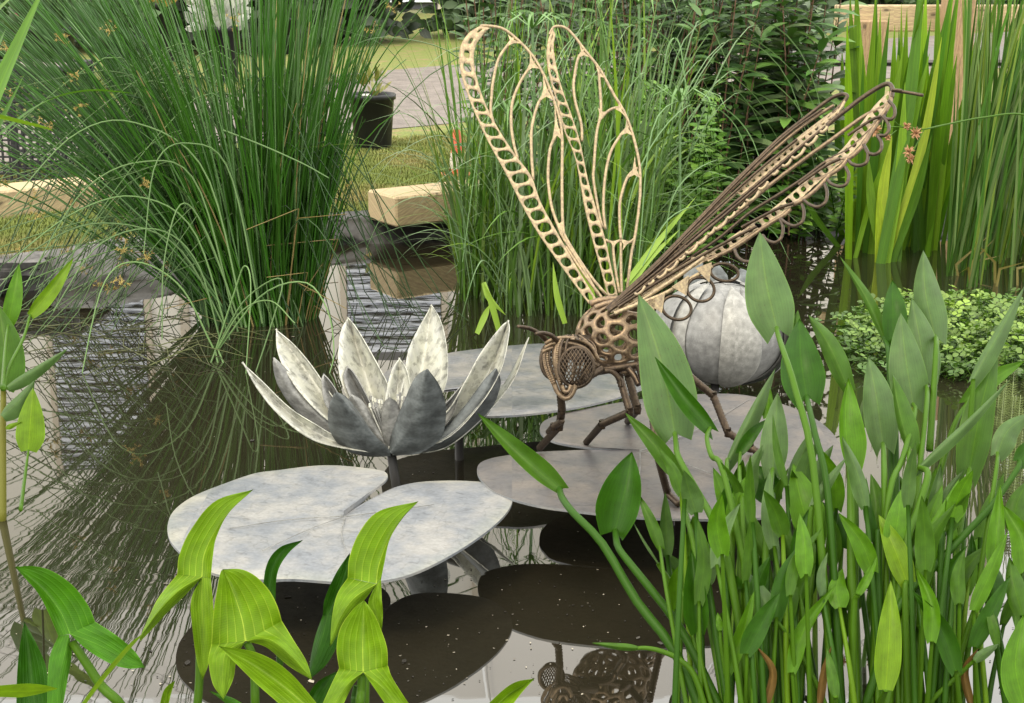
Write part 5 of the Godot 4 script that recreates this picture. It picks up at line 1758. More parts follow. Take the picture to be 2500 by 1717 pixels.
func iris_and_reeds() -> void:
	var o := thing("yellow_flag_iris", "clump of broad upright sword leaves, some lime green, right of the wing tips", "iris", W(2170, 640, 0))
	# base x, base y, tip x, tip y, half width px, bend px, tone
	for e in [[2085, 560, 2056, 120, 15, -10, 1], [2098, 590, 2090, -60, 17, 4, 1], [2075, 575, 2040, 230, 13, -6, 0], [2110, 595, 2150, 20, 16, 8, 2], [2120, 600, 2185, 60, 14, 20, 1], [2092, 590, 2078, 300, 20, 6, 2], [2130, 600, 2140, -40, 18, -6, 0], [2140, 620, 2195, 95, 13, 14, 2], [2150, 640, 2240, 20, 17, 26, 1], [2150, 640, 2255, -80, 19, 14, 0], [2160, 642, 2300, 90, 13, 20, 3], [2165, 640, 2210, 200, 14, 10, 2], [2180, 635, 2270, 130, 15, -14, 1], [2190, 640, 2258, -30, 16, -10, 0], [2145, 640, 2178, 330, 16, -8, 3], [2100, 595, 2130, 300, 15, 8, 0], [2200, 610, 2330, -30, 14, 14, 1], [2210, 600, 2310, 30, 15, -4, 0], [2225, 600, 2325, 200, 14, 10, 3], [2160, 640, 2120, 380, 14, -10, 1], [2080, 590, 2110, 240, 13, 12, 2], [2120, 595, 2200, 340, 14, 12, 2], [2175, 640, 2275, 330, 14, 8, 0], [2240, 610, 2270, 200, 13, 2, 1], [2200, 610, 2230, 340, 15, -2, 2], [2095, 560, 2055, 380, 12, -12, 0], [2060, 575, 1995, 330, 11, -16, 0], [2050, 600, 1960, 470, 10, -10, 0], [2115, 600, 2105, 440, 15, 0, 3], [2155, 640, 2145, 470, 15, 0, 3], [2260, 610, 2380, 100, 13, 14, 1], [2250, 610, 2345, -60, 15, 0, 0], [2085, 575, 2130, 100, 14, 4, 1], [2230, 600, 2262, -40, 15, 2, 2], [2245, 605, 2300, 120, 14, 0, 3], [2190, 620, 2215, 20, 15, 0, 1], [2235, 612, 2240, 180, 15, 0, 0], [2270, 610, 2290, -50, 15, 6, 1], [2280, 612, 2330, 60, 13, 2, 2], [2135, 600, 2100, 60, 15, -4, 2], [2110, 590, 2075, -20, 15, -4, 1], [2225, 600, 2180, 150, 13, -6, 1], [2255, 610, 2215, 120, 14, -4, 0]]:
		var d := depth_at(e[0], e[1], 0) + rf(-0.03, 0.03)
		var mb := Mb.new()
		var v := rf(0.85, 1.15)
		var col: Color = [Color(0.105, 0.25, 0.02), Color(0.18, 0.37, 0.015), Color(0.25, 0.47, 0.025), Color(0.44, 0.60, 0.045)][e[6]]
		var mx: float = (e[0] + e[2]) * 0.5 + e[5]
		var my: float = (e[1] + e[3]) * 0.5
		ribbon(mb, world(cr(px([e[0], e[1] + 6, mx, my, e[2], e[3]], d, d - 0.05), 16)), e[4] * 0.82 * d / F, Vector3(1, 0, rf(-0.5, 0.5)), Color(col.r * v, col.g * v, col.b * v), 0.12, 0.5)
		part("leaf", mb.mesh(), M.iris_leaf, o)
	for k in 34:
		var b := W(rf(2070, 2330), rf(560, 640), -0.01)
		var h := rf(0.45, 1.15)
		var ln := Vector3(rf(-0.08, 0.16), 0, rf(-0.08, 0.08))
		var v := rf(0.8, 1.2)
		var col: Color = [Color(0.09, 0.24, 0.022), Color(0.15, 0.34, 0.02), Color(0.22, 0.42, 0.025)][k % 3]
		var mb := Mb.new()
		ribbon(mb, cr([b, b + Vector3(0, h * 0.5, 0) + ln * 0.4, b + Vector3(0, h, 0) + ln], 12), rf(0.012, 0.021), Vector3(1, 0, rf(-0.9, 0.9)), Color(col.r * v, col.g * v, col.b * v), 0.12, 0.5)
		part("leaf", mb.mesh(), M.iris_leaf, o)
	o = thing("reed_clump", "dense thin upright grey green reeds standing in the water at the right edge", "reed", W(2440, 690, 0))
	var rest := Mb.new()
	for k in 330:
		var x := rf(2310, 2620)
		var y := lerpf(690, 600, clampf((x - 2300) / 300.0, 0, 1)) if k % 2 else rf(600, 720)
		if x < 2350:
			y = rf(640, 690)
		var b := W(x, y, -0.02)
		var L := rf(0.7, 1.45)
		var lean := Vector3(rf(-0.06, 0.24), 0, rf(-0.12, 0.12))
		var mb := rest if k >= 150 else Mb.new()
		var v := rf(0.6, 1.3)
		var h := rng.randf()
		var col := Color(0.10 * v, 0.25 * v, 0.045 * v)
		if h < 0.3:
			col = Color(0.22 * v, 0.34 * v, 0.13 * v)
		elif h > 0.88:
			col = Color(0.22 * v, 0.33 * v, 0.06 * v)
		elif h > 0.6:
			col = Color(0.075 * v, 0.18 * v, 0.025 * v)
		ribbon(mb, [b, b + Vector3(0, L * 0.33, 0) + lean * 0.25 * L, b + Vector3(0, L * 0.66, 0) + lean * 0.6 * L, b + Vector3(0, L, 0) + lean * 1.1 * L], rf(0.004, 0.0075), Vector3(1, 0, rf(-0.8, 0.8)), col, 0.5, 0.5)
		if k < 150:
			part("reed", mb.mesh(), M.iris_leaf, o)
	part("reeds", rest.mesh(), M.iris_leaf, o, true)
	for k in 11:
		var b := W(rf(2330, 2540), rf(660, 720), -0.02)
		var mb := Mb.new()
		ribbon(mb, [b, b + Vector3(rf(-0.02, 0.02), rf(0.05, 0.12), 0), b + Vector3(rf(-0.12, 0.12), rf(0.05, 0.22), rf(0, 0.1))], 0.006, Vector3(1, 0, 0.3), Color(0.34, 0.30, 0.12), 0.3)
		part("dead_reed", mb.mesh(), M.iris_leaf, o)
	# one flowering stem that bows in from the right, with brown heads
	var fs := thing("bulrush_flower_stem", "single thin green stem bowing left with reddish brown flower tufts before the iris", "rush", W(2620, 800, 0))
	var mb := Mb.new()
	rod(mb, [2620, 800, 2640, 560, 2600, 330, 2500, 280, 2400, 287, 2320, 302, 2256, 316], 4.5, 4.0, 0.0035, 1, 0, 0, 30, 0.0022)
	rod(mb, [2256, 316, 2210, 310, 2160, 311], 4.0, 3.97, 0.0018)
	rod(mb, [2256, 316, 2240, 350, 2225, 376], 4.0, 3.97, 0.002)
	rod(mb, [2230, 322, 2200, 308, 2183, 296], 4.0, 3.97, 0.0012)
	rod(mb, [2190, 318, 2175, 330, 2168, 336], 4.0, 3.97, 0.0014)
	part("stem", mb.mesh(), M.stalk, fs)
	for e in [[2137, 318, 16], [2168, 336, 10], [2214, 308, 11], [2236, 326, 17], [2218, 370, 16], [2222, 388, 14]]:
		var sm := Mb.new()
		var p := P(e[0], e[1], 3.97)
		for j in 46:
			var dir := Vector3(rf(-1, 1), rf(-1, 1), rf(-1, 1)).normalized()
			var l: float = e[2] * rf(0.6, 1.25) * 3.97 / F
			ribbon(sm, [p, p + dir * l * 0.6, p + dir * l], 0.0022, Vector3(rf(-1, 1), rf(-1, 1), rf(-1, 1)), Color.WHITE, 0.2)
		part("flower_tuft", sm.mesh(), M.seed_red, fs)

func clover() -> void:
	var o := thing("water_clover", "low mound of bright clover leaved water plant below the reeds", "water plant", W(2300, 820, 0))
	var lm := Mb.new()
	# three rounded leaflets on one stalk top
	for j in 3:
		var g := TAU * j / 3 + 0.3
		var x := Vector3(cos(g), 0.18, sin(g))
		var y := Vector3(-sin(g), 0, cos(g))
		var c := lm.put(x * 0.08)
		var first := lm.v.size()
		for s in 8:
			var a := PI * (s / 7.0 - 0.5)
			lm.put(x * (0.45 + 0.5 * cos(a)) + y * 0.46 * sin(a) + Vector3(0, 0.1 * absf(sin(a)), 0))
		for s in 7:
			lm.tri(c, first + s, first + s + 1)
	var leaf := lm.mesh()
	var sm := Mb.new()
	var places := []
	var tints := []
	var inside := func(x: float, y: float) -> bool:
		var u := (x - 2340.0) / 330.0
		var v := (y - 838.0) / 105.0
		return u * u + v * v < 1.0 + 0.5 * sin(x * 0.031 + y * 0.05) * sin(y * 0.043 - x * 0.017) and rng.randf() < 1.25 - (u * u + v * v) * 0.8 and not (x < 2090 and y > 900)
	while places.size() < 1900:
		var x := rf(2010, 2680)
		var y := rf(735, 940)
		if not inside.call(x, y):
			continue
		var b := W(x, y, 0)
		var e := 1.0 - pow(((x - 2340.0) / 330.0), 2) - pow((y - 838.0) / 105.0, 2)
		var h := rf(0.005, 0.04 + 0.10 * clampf(e, 0, 1) * (0.6 + 0.5 * sin(x * 0.06) * cos(y * 0.09)))
		var p := b + Vector3(rf(-0.03, 0.03), h, rf(-0.03, 0.03))
		places.append(Transform3D(Basis.from_euler(Vector3(rf(-0.5, 0.7), rf(0, TAU), rf(-0.5, 0.5))).scaled(Vector3.ONE * rf(0.013, 0.025)), p))
		var v := rf(0.65, 1.3)
		var hi := clampf((h - 0.03) * 14.0 + rf(-0.3, 0.3), 0, 1)
		var c := Vector3(0.065, 0.135, 0.025).lerp(Vector3(0.185, 0.29, 0.035), hi) * v
		tints.append(Color(c.x, c.y, c.z))
		if places.size() % 3 == 0:
			tube(sm, [b, (b + p) * 0.5 + Vector3(0.006, 0, 0), p], 0.0012, 0.001, 4)
	scatter("leaves", leaf, M.foliage, o, places, tints)
	part("stems", sm.mesh(), M.stalk, o, true)
	# feathery plant under it at the right edge
	o = thing("water_milfoil", "feathery pale green water milfoil at the right edge below the clover", "water plant", W(2480, 1080, 0))
	var fm := Mb.new()
	for k in 60:
		var x := rf(2425, 2560)
		var b := W(x, rf(900, 1270), -0.01)
		var H := rf(0.03, 0.13)
		var v := rf(0.6, 1.2)
		var col := Color(0.17 * v, 0.22 * v, 0.075 * v)
		tube(fm, [b, b + Vector3(0, H, 0)], 0.002, 0.001, 4, col)
		for w in int(H / 0.007):
			for j in 8:
				var g := TAU * j / 8 + w
				var d := Vector3(cos(g), 0.5, sin(g)) * 0.02 * (1.0 - 0.5 * w * 0.007 / H)
				var q := b + Vector3(0, w * 0.007 + 0.003, 0)
				ribbon(fm, [q, q + d * 0.5, q + d], 0.001, Vector3(0, 1, 0.2), col, 0.1)
	part("fronds", fm.mesh(), M.grass_blade, o, true)

func leaf_blade(o: Node3D, a: Array, d: float, zt: float, cup: float, m: String, stalk: Array, r := 0.006, lobe := 0.14, called := "leaf") -> void:
	# a = base, middle, tip, half width left, half width right (photograph pixels)
	var mid := cr([Vector3(a[0], a[1], d), Vector3(a[2], a[3], d + zt * 0.3), Vector3(a[4], a[5], d + zt)], 16)
	var l := []
	var q := []
	var len := Vector2(a[4] - a[0], a[5] - a[1]).length()
	for k in 17:
		var t := k / 16.0
		var u: Vector3 = mid[mini(k + 1, 16)] - mid[maxi(k - 1, 0)]
		var dv := Vector2(u.x, u.y).normalized()
		var n := Vector2(dv.y, -dv.x)
		var s := maxf(0, (t - 0.24) / 0.76)
		var w := (0.52 + 0.48 * sin(minf(t / 0.24, 1.0) * PI * 0.5)) if t < 0.24 else (1.0 - pow(s, 1.75)) * (1.0 + 0.12 * s)
		var back := lobe * len * pow(maxf(0, 1.0 - t / 0.24), 1.6)
		for e in [[l, a[6], 1.0], [q, a[7], -1.0]]:
			var p: Vector2 = Vector2(mid[k].x, mid[k].y) + n * e[1] * e[2] * w - dv * back * minf(1.0, e[1] / 30.0)
			(e[0] as Array).append(Vector3(p.x, p.y, mid[k].z))
	var mb := Mb.new()
	var wm: float = (a[6] + a[7]) * 0.5 * d / F
	blade(mb, mid, l, q, 18, 4, cup * wm, cup * wm, Color.WHITE, 0.0015)
	part(called, mb.mesh(), M[m], o)
	if stalk.size():
		var pts := [Vector3(a[0], a[1], d)]
		var n := stalk.size() / 2
		var ex: float = stalk[stalk.size() - 2]
		var ey: float = stalk[stalk.size() - 1]
		var d1 := depth_at(ex, maxf(ey, 1600.0), 0.0)
		for k in n:
			var f := float(k + 1) / n
			pts.append(Vector3(stalk[2 * k], stalk[2 * k + 1], lerpf(d, minf(d, d1) if ey < 1740 else d1, f)))
		var sb := Mb.new()
		tube(sb, world(cr(pts, 18)), r * 0.66, r * 1.12, 8)
		part("stalk", sb.mesh(), M.stalk if m != "leaf_dark" and m != "leaf_mid" else M.stalk_dark if pts.size() % 2 else M.stalk, o)

func pickerel() -> void:
	var A := thing("pickerelweed", "pickerelweed clump right of centre whose leaves cross the metal insect", "pickerelweed", W(1760, 1790, 0), "pickerelweed plants")
	var B := thing("pickerelweed", "tall pickerelweed clump standing before the water clover, near the right", "pickerelweed", W(2130, 1790, 0), "pickerelweed plants")
	var C := thing("pickerelweed", "pickerelweed clump cut by the right edge, with one long thick slanting stem", "pickerelweed", W(2430, 1790, 0), "pickerelweed plants")
	# crowded stalks at the foot
	for e in [[A, 1640, 1960, 30], [B, 1900, 2330, 40], [C, 2200, 2560, 24]]:
		for k in e[3]:
			var x := rf(e[1], e[2])
			var top := rf(1180, 1560)
			var lean := rf(-90, 50) if e[0] == A else rf(-60, 60)
			var d := 2.42 + rf(0, 0.3)
			var sb := Mb.new()
			tube(sb, world(cr([Vector3(x + lean, top, d + 0.05), Vector3(x + lean * 0.45, (top + 1790) * 0.5, d), Vector3(x, 1800, minf(d, 2.5))], 10)), rf(0.003, 0.0042), rf(0.0045, 0.0068), 7)
			part("stalk", sb.mesh(), [M.stalk, M.stalk_dark, M.stalk_dark, M.stalk_light][rng.randi() % 4], e[0])
			# most of them carry a young leaf, standing, folded or bent over
			if k % 5 != 0:
				var w := rf(11, 27)
				var ln := rf(90, 190)
				var tl := rf(-60, 60)
				leaf_blade(e[0], [x + lean, top, x + lean + tl * 0.35 + rf(-12, 12), top - ln * 0.5, x + lean + tl, top - ln, w, w * rf(0.6, 1.3)], d + 0.05, rf(-0.05, 0.06), rf(-0.9, 0.8), ["leaf_mid", "leaf_dark", "leaf_bright", "leaf_mid", "leaf_glaucous"][rng.randi() % 5], [], 0.006, rf(0.03, 0.12))
		# broad spears at all heights inside the clump
		for k in 8:
			var x := rf(e[1] + 40, e[2] - 20)
			var y := rf(1330, 1680)
			var w := rf(17, 31)
			var ln := rf(130, 220)
			var tl := rf(-110, 110)
			leaf_blade(e[0], [x, y, x + tl * 0.35 + rf(-14, 14), y - ln * 0.5, x + tl, y - ln, w, w * rf(0.7, 1.2)], rf(2.36, 2.52), rf(-0.03, 0.06), rf(-0.8, 0.6), ["leaf_bright", "leaf_mid", "leaf_dark", "leaf_mid", "leaf_bright"][rng.randi() % 5], [x + rf(-20, 20), 1800], 0.0045, rf(0.03, 0.1))
		# dead leaves and sheaths low down
		for k in 1:
			var x := rf(e[1] + 60, e[2] - 60)
			leaf_blade(e[0], [x, rf(1690, 1740), x + rf(-20, 20), 1640, x + rf(-50, 50), rf(1560, 1620), 9, 12], 2.45, -0.03, 0.8, "leaf_dead", [], 0.006, 0.05, "dead_leaf")
	# upper leaves, far ones first
	leaf_blade(C, [2364, 981, 2425, 926, 2503, 881, 26, 22], 2.82, 0.06, -0.5, "leaf_bright", [2330, 1040, 2290, 1170])
	leaf_blade(B, [2159, 824, 2116, 730, 2050, 625, 10, 17], 2.95, 0.08, 0.6, "leaf_mid", [2172, 900, 2180, 1300])
	leaf_blade(B, [2181, 830, 2180, 750, 2179, 683, 26, 36], 2.93, 0.05, -0.4, "leaf_dark", [2184, 900, 2190, 1300])
	leaf_blade(B, [2283, 820, 2260, 714, 2254, 611, 34, 42], 2.94, 0.06, 0.7, "leaf_glaucous", [2286, 860, 2270, 1100])
	leaf_blade(B, [2260, 928, 2246, 828, 2226, 728, 36, 44], 2.88, 0.05, 0.5, "leaf_glaucous", [2263, 987, 2236, 1250, 2200, 1800], 0.0055)
	leaf_blade(B, [2230, 987, 2212, 877, 2199, 764, 48, 46], 2.80, 0.06, 0.35, "leaf_glaucous", [2234, 1010, 2204, 1120, 2165, 1250, 2120, 1800], 0.0055)
	leaf_blade(B, [2112, 1044, 2118, 985, 2140, 933, 16, 12], 2.78, 0.02, 0.4, "leaf_glaucous", [])
	leaf_blade(B, [2156, 1084, 2140, 970, 2121, 872, 38, 46], 2.74, 0.06, 0.4, "leaf_glaucous", [2158, 1110, 2161, 1260, 2170, 1800], 0.0062)
	leaf_blade(B, [2220, 1092, 2197, 1007, 2179, 913, 13, 35], 2.66, 0.05, 0.7, "leaf_mid", [2219, 1150, 2215, 1300, 2200, 1800], 0.005)
	leaf_blade(B, [2067, 938, 2024, 842, 1973, 768, 25, 27], 2.86, 0.08, 0.7, "leaf_mid", [2075, 970, 2090, 1300, 2080, 1800])
	leaf_blade(B, [1942, 832, 1944, 795, 1948, 756, 12, 15], 2.86, 0.02, 0.3, "leaf_mid", [])
	leaf_blade(B, [1897, 801, 1871, 690, 1855, 566, 60, 56], 2.84, 0.08, 0.35, "leaf_glaucous", [1899, 815, 1912, 855, 1943, 954, 1990, 1170, 2040, 1800], 0.0062)
	leaf_blade(B, [1970, 968, 1956, 877, 1952, 778, 55, 54], 2.76, 0.08, -0.45, "leaf_dark", [1973, 985, 1990, 1060, 2024, 1235, 2060, 1800], 0.0062)
	leaf_blade(B, [2075, 1130, 2064, 1028, 2071, 923, 17, 48], 2.62, 0.05, -0.5, "leaf_bright", [2078, 1200, 2080, 1400, 2090, 1800], 0.0085)
	leaf_blade(C, [2377, 925, 2436, 820, 2502, 698, 13, 27], 2.72, 0.08, 0.9, "leaf_glaucous", [2372, 1000, 2360, 1150])
	leaf_blade(C, [2368, 1145, 2395, 1000, 2436, 835, 44, 40], 2.70, 0.08, 0.3, "leaf_mid", [2360, 1190, 2330, 1400, 2290, 1800])
	leaf_blade(C, [2246, 1142, 2362, 1034, 2467, 926, 8, 19], 2.62, 0.05, 0.9, "leaf_glaucous", [2266, 1160, 2240, 1250, 2206, 1363, 2160, 1800], 0.0078)
	leaf_blade(C, [2436, 1106, 2462, 1050, 2520, 1008, 24, 34], 2.62, 0.04, 0.4, "leaf_glaucous", [2434, 1140, 2410, 1300, 2330, 1800], 0.0045)
	leaf_blade(C, [2491, 1126, 2520, 1095, 2560, 1060, 26, 30], 2.55, 0.04, -0.4, "leaf_dark", [2482, 1150, 2422, 1235, 2362, 1299, 2276, 1391, 2190, 1490, 2090, 1800], 0.0068)
	leaf_blade(B, [1982, 1312, 1955, 1220, 1936, 1131, 34, 52], 2.60, 0.06, -0.3, "leaf_bright", [1986, 1360, 1968, 1560, 1940, 1800], 0.0055)
	leaf_blade(B, [1985, 1234, 2020, 1180, 2069, 1114, 13, 16], 2.54, 0.04, 0.5, "leaf_glaucous", [1978, 1280, 1975, 1400])
	leaf_blade(B, [2141, 1296, 2140, 1230, 2126, 1156, 18, 30], 2.58, 0.04, 0.4, "leaf_mid", [2145, 1350, 2150, 1800])
	leaf_blade(C, [2241, 1346, 2268, 1270, 2302, 1183, 22, 30], 2.56, 0.05, -0.3, "leaf_bright", [2236, 1400, 2210, 1800])
	leaf_blade(C, [2266, 1308, 2308, 1240, 2343, 1167, 12, 17], 2.52, 0.05, 0.6, "leaf_bright", [2255, 1350, 2210, 1500, 2150, 1800], 0.007)
	leaf_blade(C, [2305, 1300, 2340, 1240, 2377, 1177, 15, 15], 2.52, 0.05, 0.6, "leaf_mid", [2298, 1350, 2290, 1800])
	leaf_blade(C, [2236, 1376, 2246, 1330, 2259, 1284, 14, 16], 2.50, 0.03, 0.5, "leaf_glaucous", [])
	leaf_blade(B, [2213, 1418, 2182, 1335, 2145, 1256, 28, 32], 2.48, 0.05, -0.35, "leaf_lime", [2210, 1470, 2220, 1800])
	leaf_blade(C, [2426, 1396, 2434, 1290, 2443, 1182, 22, 22], 2.46, 0.05, -0.6, "leaf_bright", [2408, 1420, 2362, 1541, 2326, 1683, 2300, 1800], 0.0055, 0.03)
	leaf_blade(C, [2497, 1502, 2476, 1430, 2464, 1358, 24, 30], 2.44, 0.04, 0.4, "leaf_mid", [2500, 1560, 2490, 1800])
	leaf_blade(C, [2433, 1574, 2420, 1515, 2404, 1456, 11, 14], 2.42, 0.03, -0.3, "leaf_mid", [2440, 1620, 2470, 1800])
	leaf_blade(C, [2380, 1613, 2410, 1592, 2441, 1572, 13, 13], 2.40, 0.02, 0.4, "leaf_glaucous", [2340, 1650, 2273, 1715, 2230, 1800], 0.0045, 0.02)
	leaf_blade(C, [2500, 1720, 2480, 1620, 2500, 1500, 40, 30], 2.34, 0.04, -0.3, "leaf_bright", [2500, 1800])
	leaf_blade(B, [2163, 1684, 2172, 1545, 2175, 1417, 33, 33], 2.36, 0.05, -0.4, "leaf_lime", [2150, 1720, 2140, 1800], 0.0068, 0.01)
	leaf_blade(B, [2040, 1700, 2030, 1640, 2018, 1580, 14, 14], 2.38, 0.03, 0.3, "leaf_mid", [2040, 1800])
	leaf_blade(B, [2095, 1450, 2120, 1405, 2142, 1358, 10, 13], 2.44, 0.03, -0.5, "leaf_bright", [2085, 1500, 2080, 1800])
	# leaves that cross the insect
	leaf_blade(A, [1781, 1122, 1840, 1003, 1894, 898, 11, 27], 2.80, 0.08, 0.8, "leaf_glaucous", [1775, 1150, 1790, 1400, 1830, 1800], 0.005)
	leaf_blade(A, [1872, 1020, 1876, 985, 1880, 945, 14, 14], 2.84, 0.02, 0.4, "leaf_bright", [])
	leaf_blade(A, [1808, 1106, 1840, 1060, 1874, 1023, 18, 13], 2.78, 0.04, -0.5, "leaf_dark", [1806, 1160, 1815, 1300, 1830, 1800], 0.0045)
	leaf_blade(A, [1887, 1146, 1893, 1050, 1899, 958, 35, 34], 2.72, 0.06, 0.4, "leaf_glaucous", [1884, 1170, 1876, 1250, 1868, 1400, 1870, 1800], 0.0058)
	leaf_blade(A, [1888, 1216, 1862, 1170, 1836, 1134, 40, 34], 2.76, 0.03, -0.4, "leaf_dark", [1890, 1260, 1905, 1800], 0.004)
	leaf_blade(A, [1648, 1058, 1614, 885, 1559, 718, 62, 70], 2.86, 0.10, 0.35, "leaf_glaucous", [1651, 1085, 1657, 1117, 1700, 1195, 1737, 1262, 1776, 1363, 1850, 1800], 0.0068, 0.07)
	leaf_blade(A, [1734, 1046, 1664, 962, 1598, 870, 26, 20], 2.78, 0.08, -0.9, "leaf_dark", [1726, 1070, 1738, 1115, 1765, 1150, 1820, 1400, 1880, 1800], 0.0055)
	leaf_blade(A, [1654, 1160, 1594, 1082, 1526, 1008, 22, 24], 2.84, 0.06, -0.6, "leaf_mid", [1656, 1180, 1675, 1255, 1691, 1320, 1740, 1560, 1780, 1800], 0.0055)
	leaf_blade(A, [1366, 1194, 1266, 1108, 1164, 1008, 20, 32], 2.78, 0.10, -0.8, "leaf_mid", [1372, 1215, 1400, 1253, 1471, 1328, 1556, 1470, 1649, 1594, 1740, 1800], 0.0085, 0.06)
	leaf_blade(A, [1502, 1296, 1528, 1190, 1543, 1103, 62, 44], 2.70, 0.05, -0.7, "leaf_dark", [1504, 1312, 1512, 1342, 1553, 1395, 1656, 1527, 1720, 1650, 1790, 1800], 0.0078, 0.10)
	leaf_blade(A, [1611, 1336, 1586, 1270, 1556, 1202, 13, 17], 2.66, 0.04, -0.4, "leaf_mid", [1616, 1370, 1632, 1470, 1690, 1800], 0.0038)
	leaf_blade(A, [1606, 1376, 1570, 1320, 1542, 1268, 3, 4], 2.68, 0.02, 0.4, "leaf_glaucous", [1640, 1430, 1700, 1540])
	leaf_blade(A, [1800, 1292, 1768, 1215, 1741, 1141, 22, 28], 2.66, 0.05, -0.4, "leaf_bright", [1806, 1340, 1810, 1800], 0.0055)
	leaf_blade(A, [1762, 1304, 1778, 1230, 1791, 1160, 30, 12], 2.62, 0.03, -0.9, "leaf_dark", [1770, 1360, 1785, 1800], 0.0068, 0.02)
	leaf_blade(A, [1876, 1364, 1826, 1274, 1787, 1162, 18, 25], 2.58, 0.05, 0.6, "leaf_mid", [1872, 1400, 1870, 1800], 0.0062)
	leaf_blade(A, [1929, 1358, 1915, 1295, 1896, 1240, 12, 15], 2.56, 0.04, -0.5, "leaf_mid", [1934, 1420, 1950, 1800], 0.004)
	leaf_blade(A, [1722, 1388, 1722, 1348, 1716, 1308, 15, 11], 2.60, 0.02, 0.4, "leaf_dark", [1732, 1450, 1790, 1800], 0.0068)
	leaf_blade(A, [1704, 1544, 1697, 1445, 1688, 1341, 32, 30], 2.50, 0.05, -0.9, "leaf_dark", [1706, 1580, 1725, 1680, 1760, 1800], 0.0045, 0.04)
	leaf_blade(A, [1898, 1384, 1899, 1346, 1899, 1310, 6, 7], 2.54, 0.02, 0.3, "leaf_glaucous", [1900, 1420, 1905, 1600], 0.003)
	leaf_blade(A, [1892, 1512, 1858, 1455, 1822, 1395, 18, 25], 2.46, 0.04, 0.4, "leaf_glaucous", [1935, 1566, 2000, 1683, 2040, 1800], 0.0045, 0.03)
	leaf_blade(A, [1758, 1540, 1755, 1515, 1752, 1495, 8, 8], 2.46, 0.01, 0.3, "leaf_bright", [1765, 1600, 1800, 1800], 0.004)
	leaf_blade(A, [1800, 1440, 1785, 1420, 1764, 1398, 22, 22], 2.52, 0.02, -0.6, "leaf_dark", [])
	leaf_blade(A, [1558, 1583, 1500, 1578, 1444, 1570, 9, 9], 2.48, 0.0, 1.2, "leaf_mid", [1580, 1583, 1613, 1590, 1660, 1612, 1700, 1660, 1740, 1800], 0.005, 0.0)
	leaf_blade(A, [1945, 1420, 1955, 1370, 1970, 1322, 9, 9], 2.52, 0.02, 0.3, "leaf_bright", [])
	# the plant at the left edge
	var L := thing("pickerelweed", "small pickerelweed with broad lime leaves at the left edge of the pond", "pickerelweed", W(6, 1268, 0), "pickerelweed plants")
	var sb := Mb.new()
	tube(sb, world(cr([Vector3(8, 945, 3.34), Vector3(6, 1100, 3.36), Vector3(5, 1280, depth_at(5, 1270, 0))], 12)), 0.006, 0.0095, 8)
	part("main_stem", sb.mesh(), M.stalk_brown, L)
	leaf_blade(L, [73, 770, 130, 700, 180, 628, 15, 22], 3.42, 0.04, -0.5, "leaf_lime", [55, 830, 20, 900, 8, 950], 0.004, 0.02)
	leaf_blade(L, [20, 786, 34, 715, 46, 643, 20, 24], 3.44, 0.04, -0.4, "leaf_bright", [12, 860, 6, 950], 0.004)
	leaf_blade(L, [6, 948, 10, 850, -4, 744, 46, 52], 3.36, 0.05, 0.3, "leaf_mid", [], 0.004, 0.05)
	leaf_blade(L, [18, 946, 92, 900, 167, 850, 8, 22], 3.32, 0.0, 0.7, "leaf_glaucous", [], 0.004, 0.02)
	leaf_blade(L, [6, 1018, 50, 975, 85, 928, 14, 28], 3.30, 0.0, 0.5, "leaf_glaucous", [], 0.004, 0.02)
	leaf_blade(L, [69, 1100, 74, 1025, 80, 946, 34, 38], 3.26, 0.03, 0.3, "leaf_lime", [62, 1150, 50, 1245], 0.0035, 0.03)
	leaf_blade(L, [14, 1046, 32, 1038, 52, 1030, 6, 7], 3.28, -0.01, 0.4, "leaf_lime", [], 0.003, 0.0)

func lobe(o: Node3D, mid: Array, left: Array, right: Array, d0: float, d1: float, cup: float, m: String, s: float, ox: float, oy: float, called := "lobe") -> void:
	var mb := Mb.new()
	blade(mb, px(mid, d0, d1, s, ox, oy), px(left, d0, d1, s, ox, oy), px(right, d0, d1, s, ox, oy), 22, 7, cup, cup, Color.WHITE, 0.002, false)
	part(called, mb.mesh(), M[m], o)

func arrow_leaf(o: Node3D) -> Node3D:
	var n := 0
	for ch in o.get_children():
		if str(ch.name).begins_with("leaf"):
			n += 1
	var l := Node3D.new()
	l.name = "leaf" if n == 0 else "leaf_%03d" % n
	o.add_child(l)
	return l

func stem(o: Node3D, a: Array, d0: float, s: float, ox: float, oy: float, r: float, m: String, n := "stalk") -> void:
	var p := px(a, d0, d0, s, ox, oy)
	var e: Vector3 = p[p.size() - 1]
	p.append(Vector3(e.x + (e.x - p[p.size() - 2].x) * 0.4, 1800, depth_at(e.x, 1790, 0)))
	var mb := Mb.new()
	tube(mb, world(cr(p, 16)), r * 0.8, r, 8)
	part(n, mb.mesh(), M[m], o)

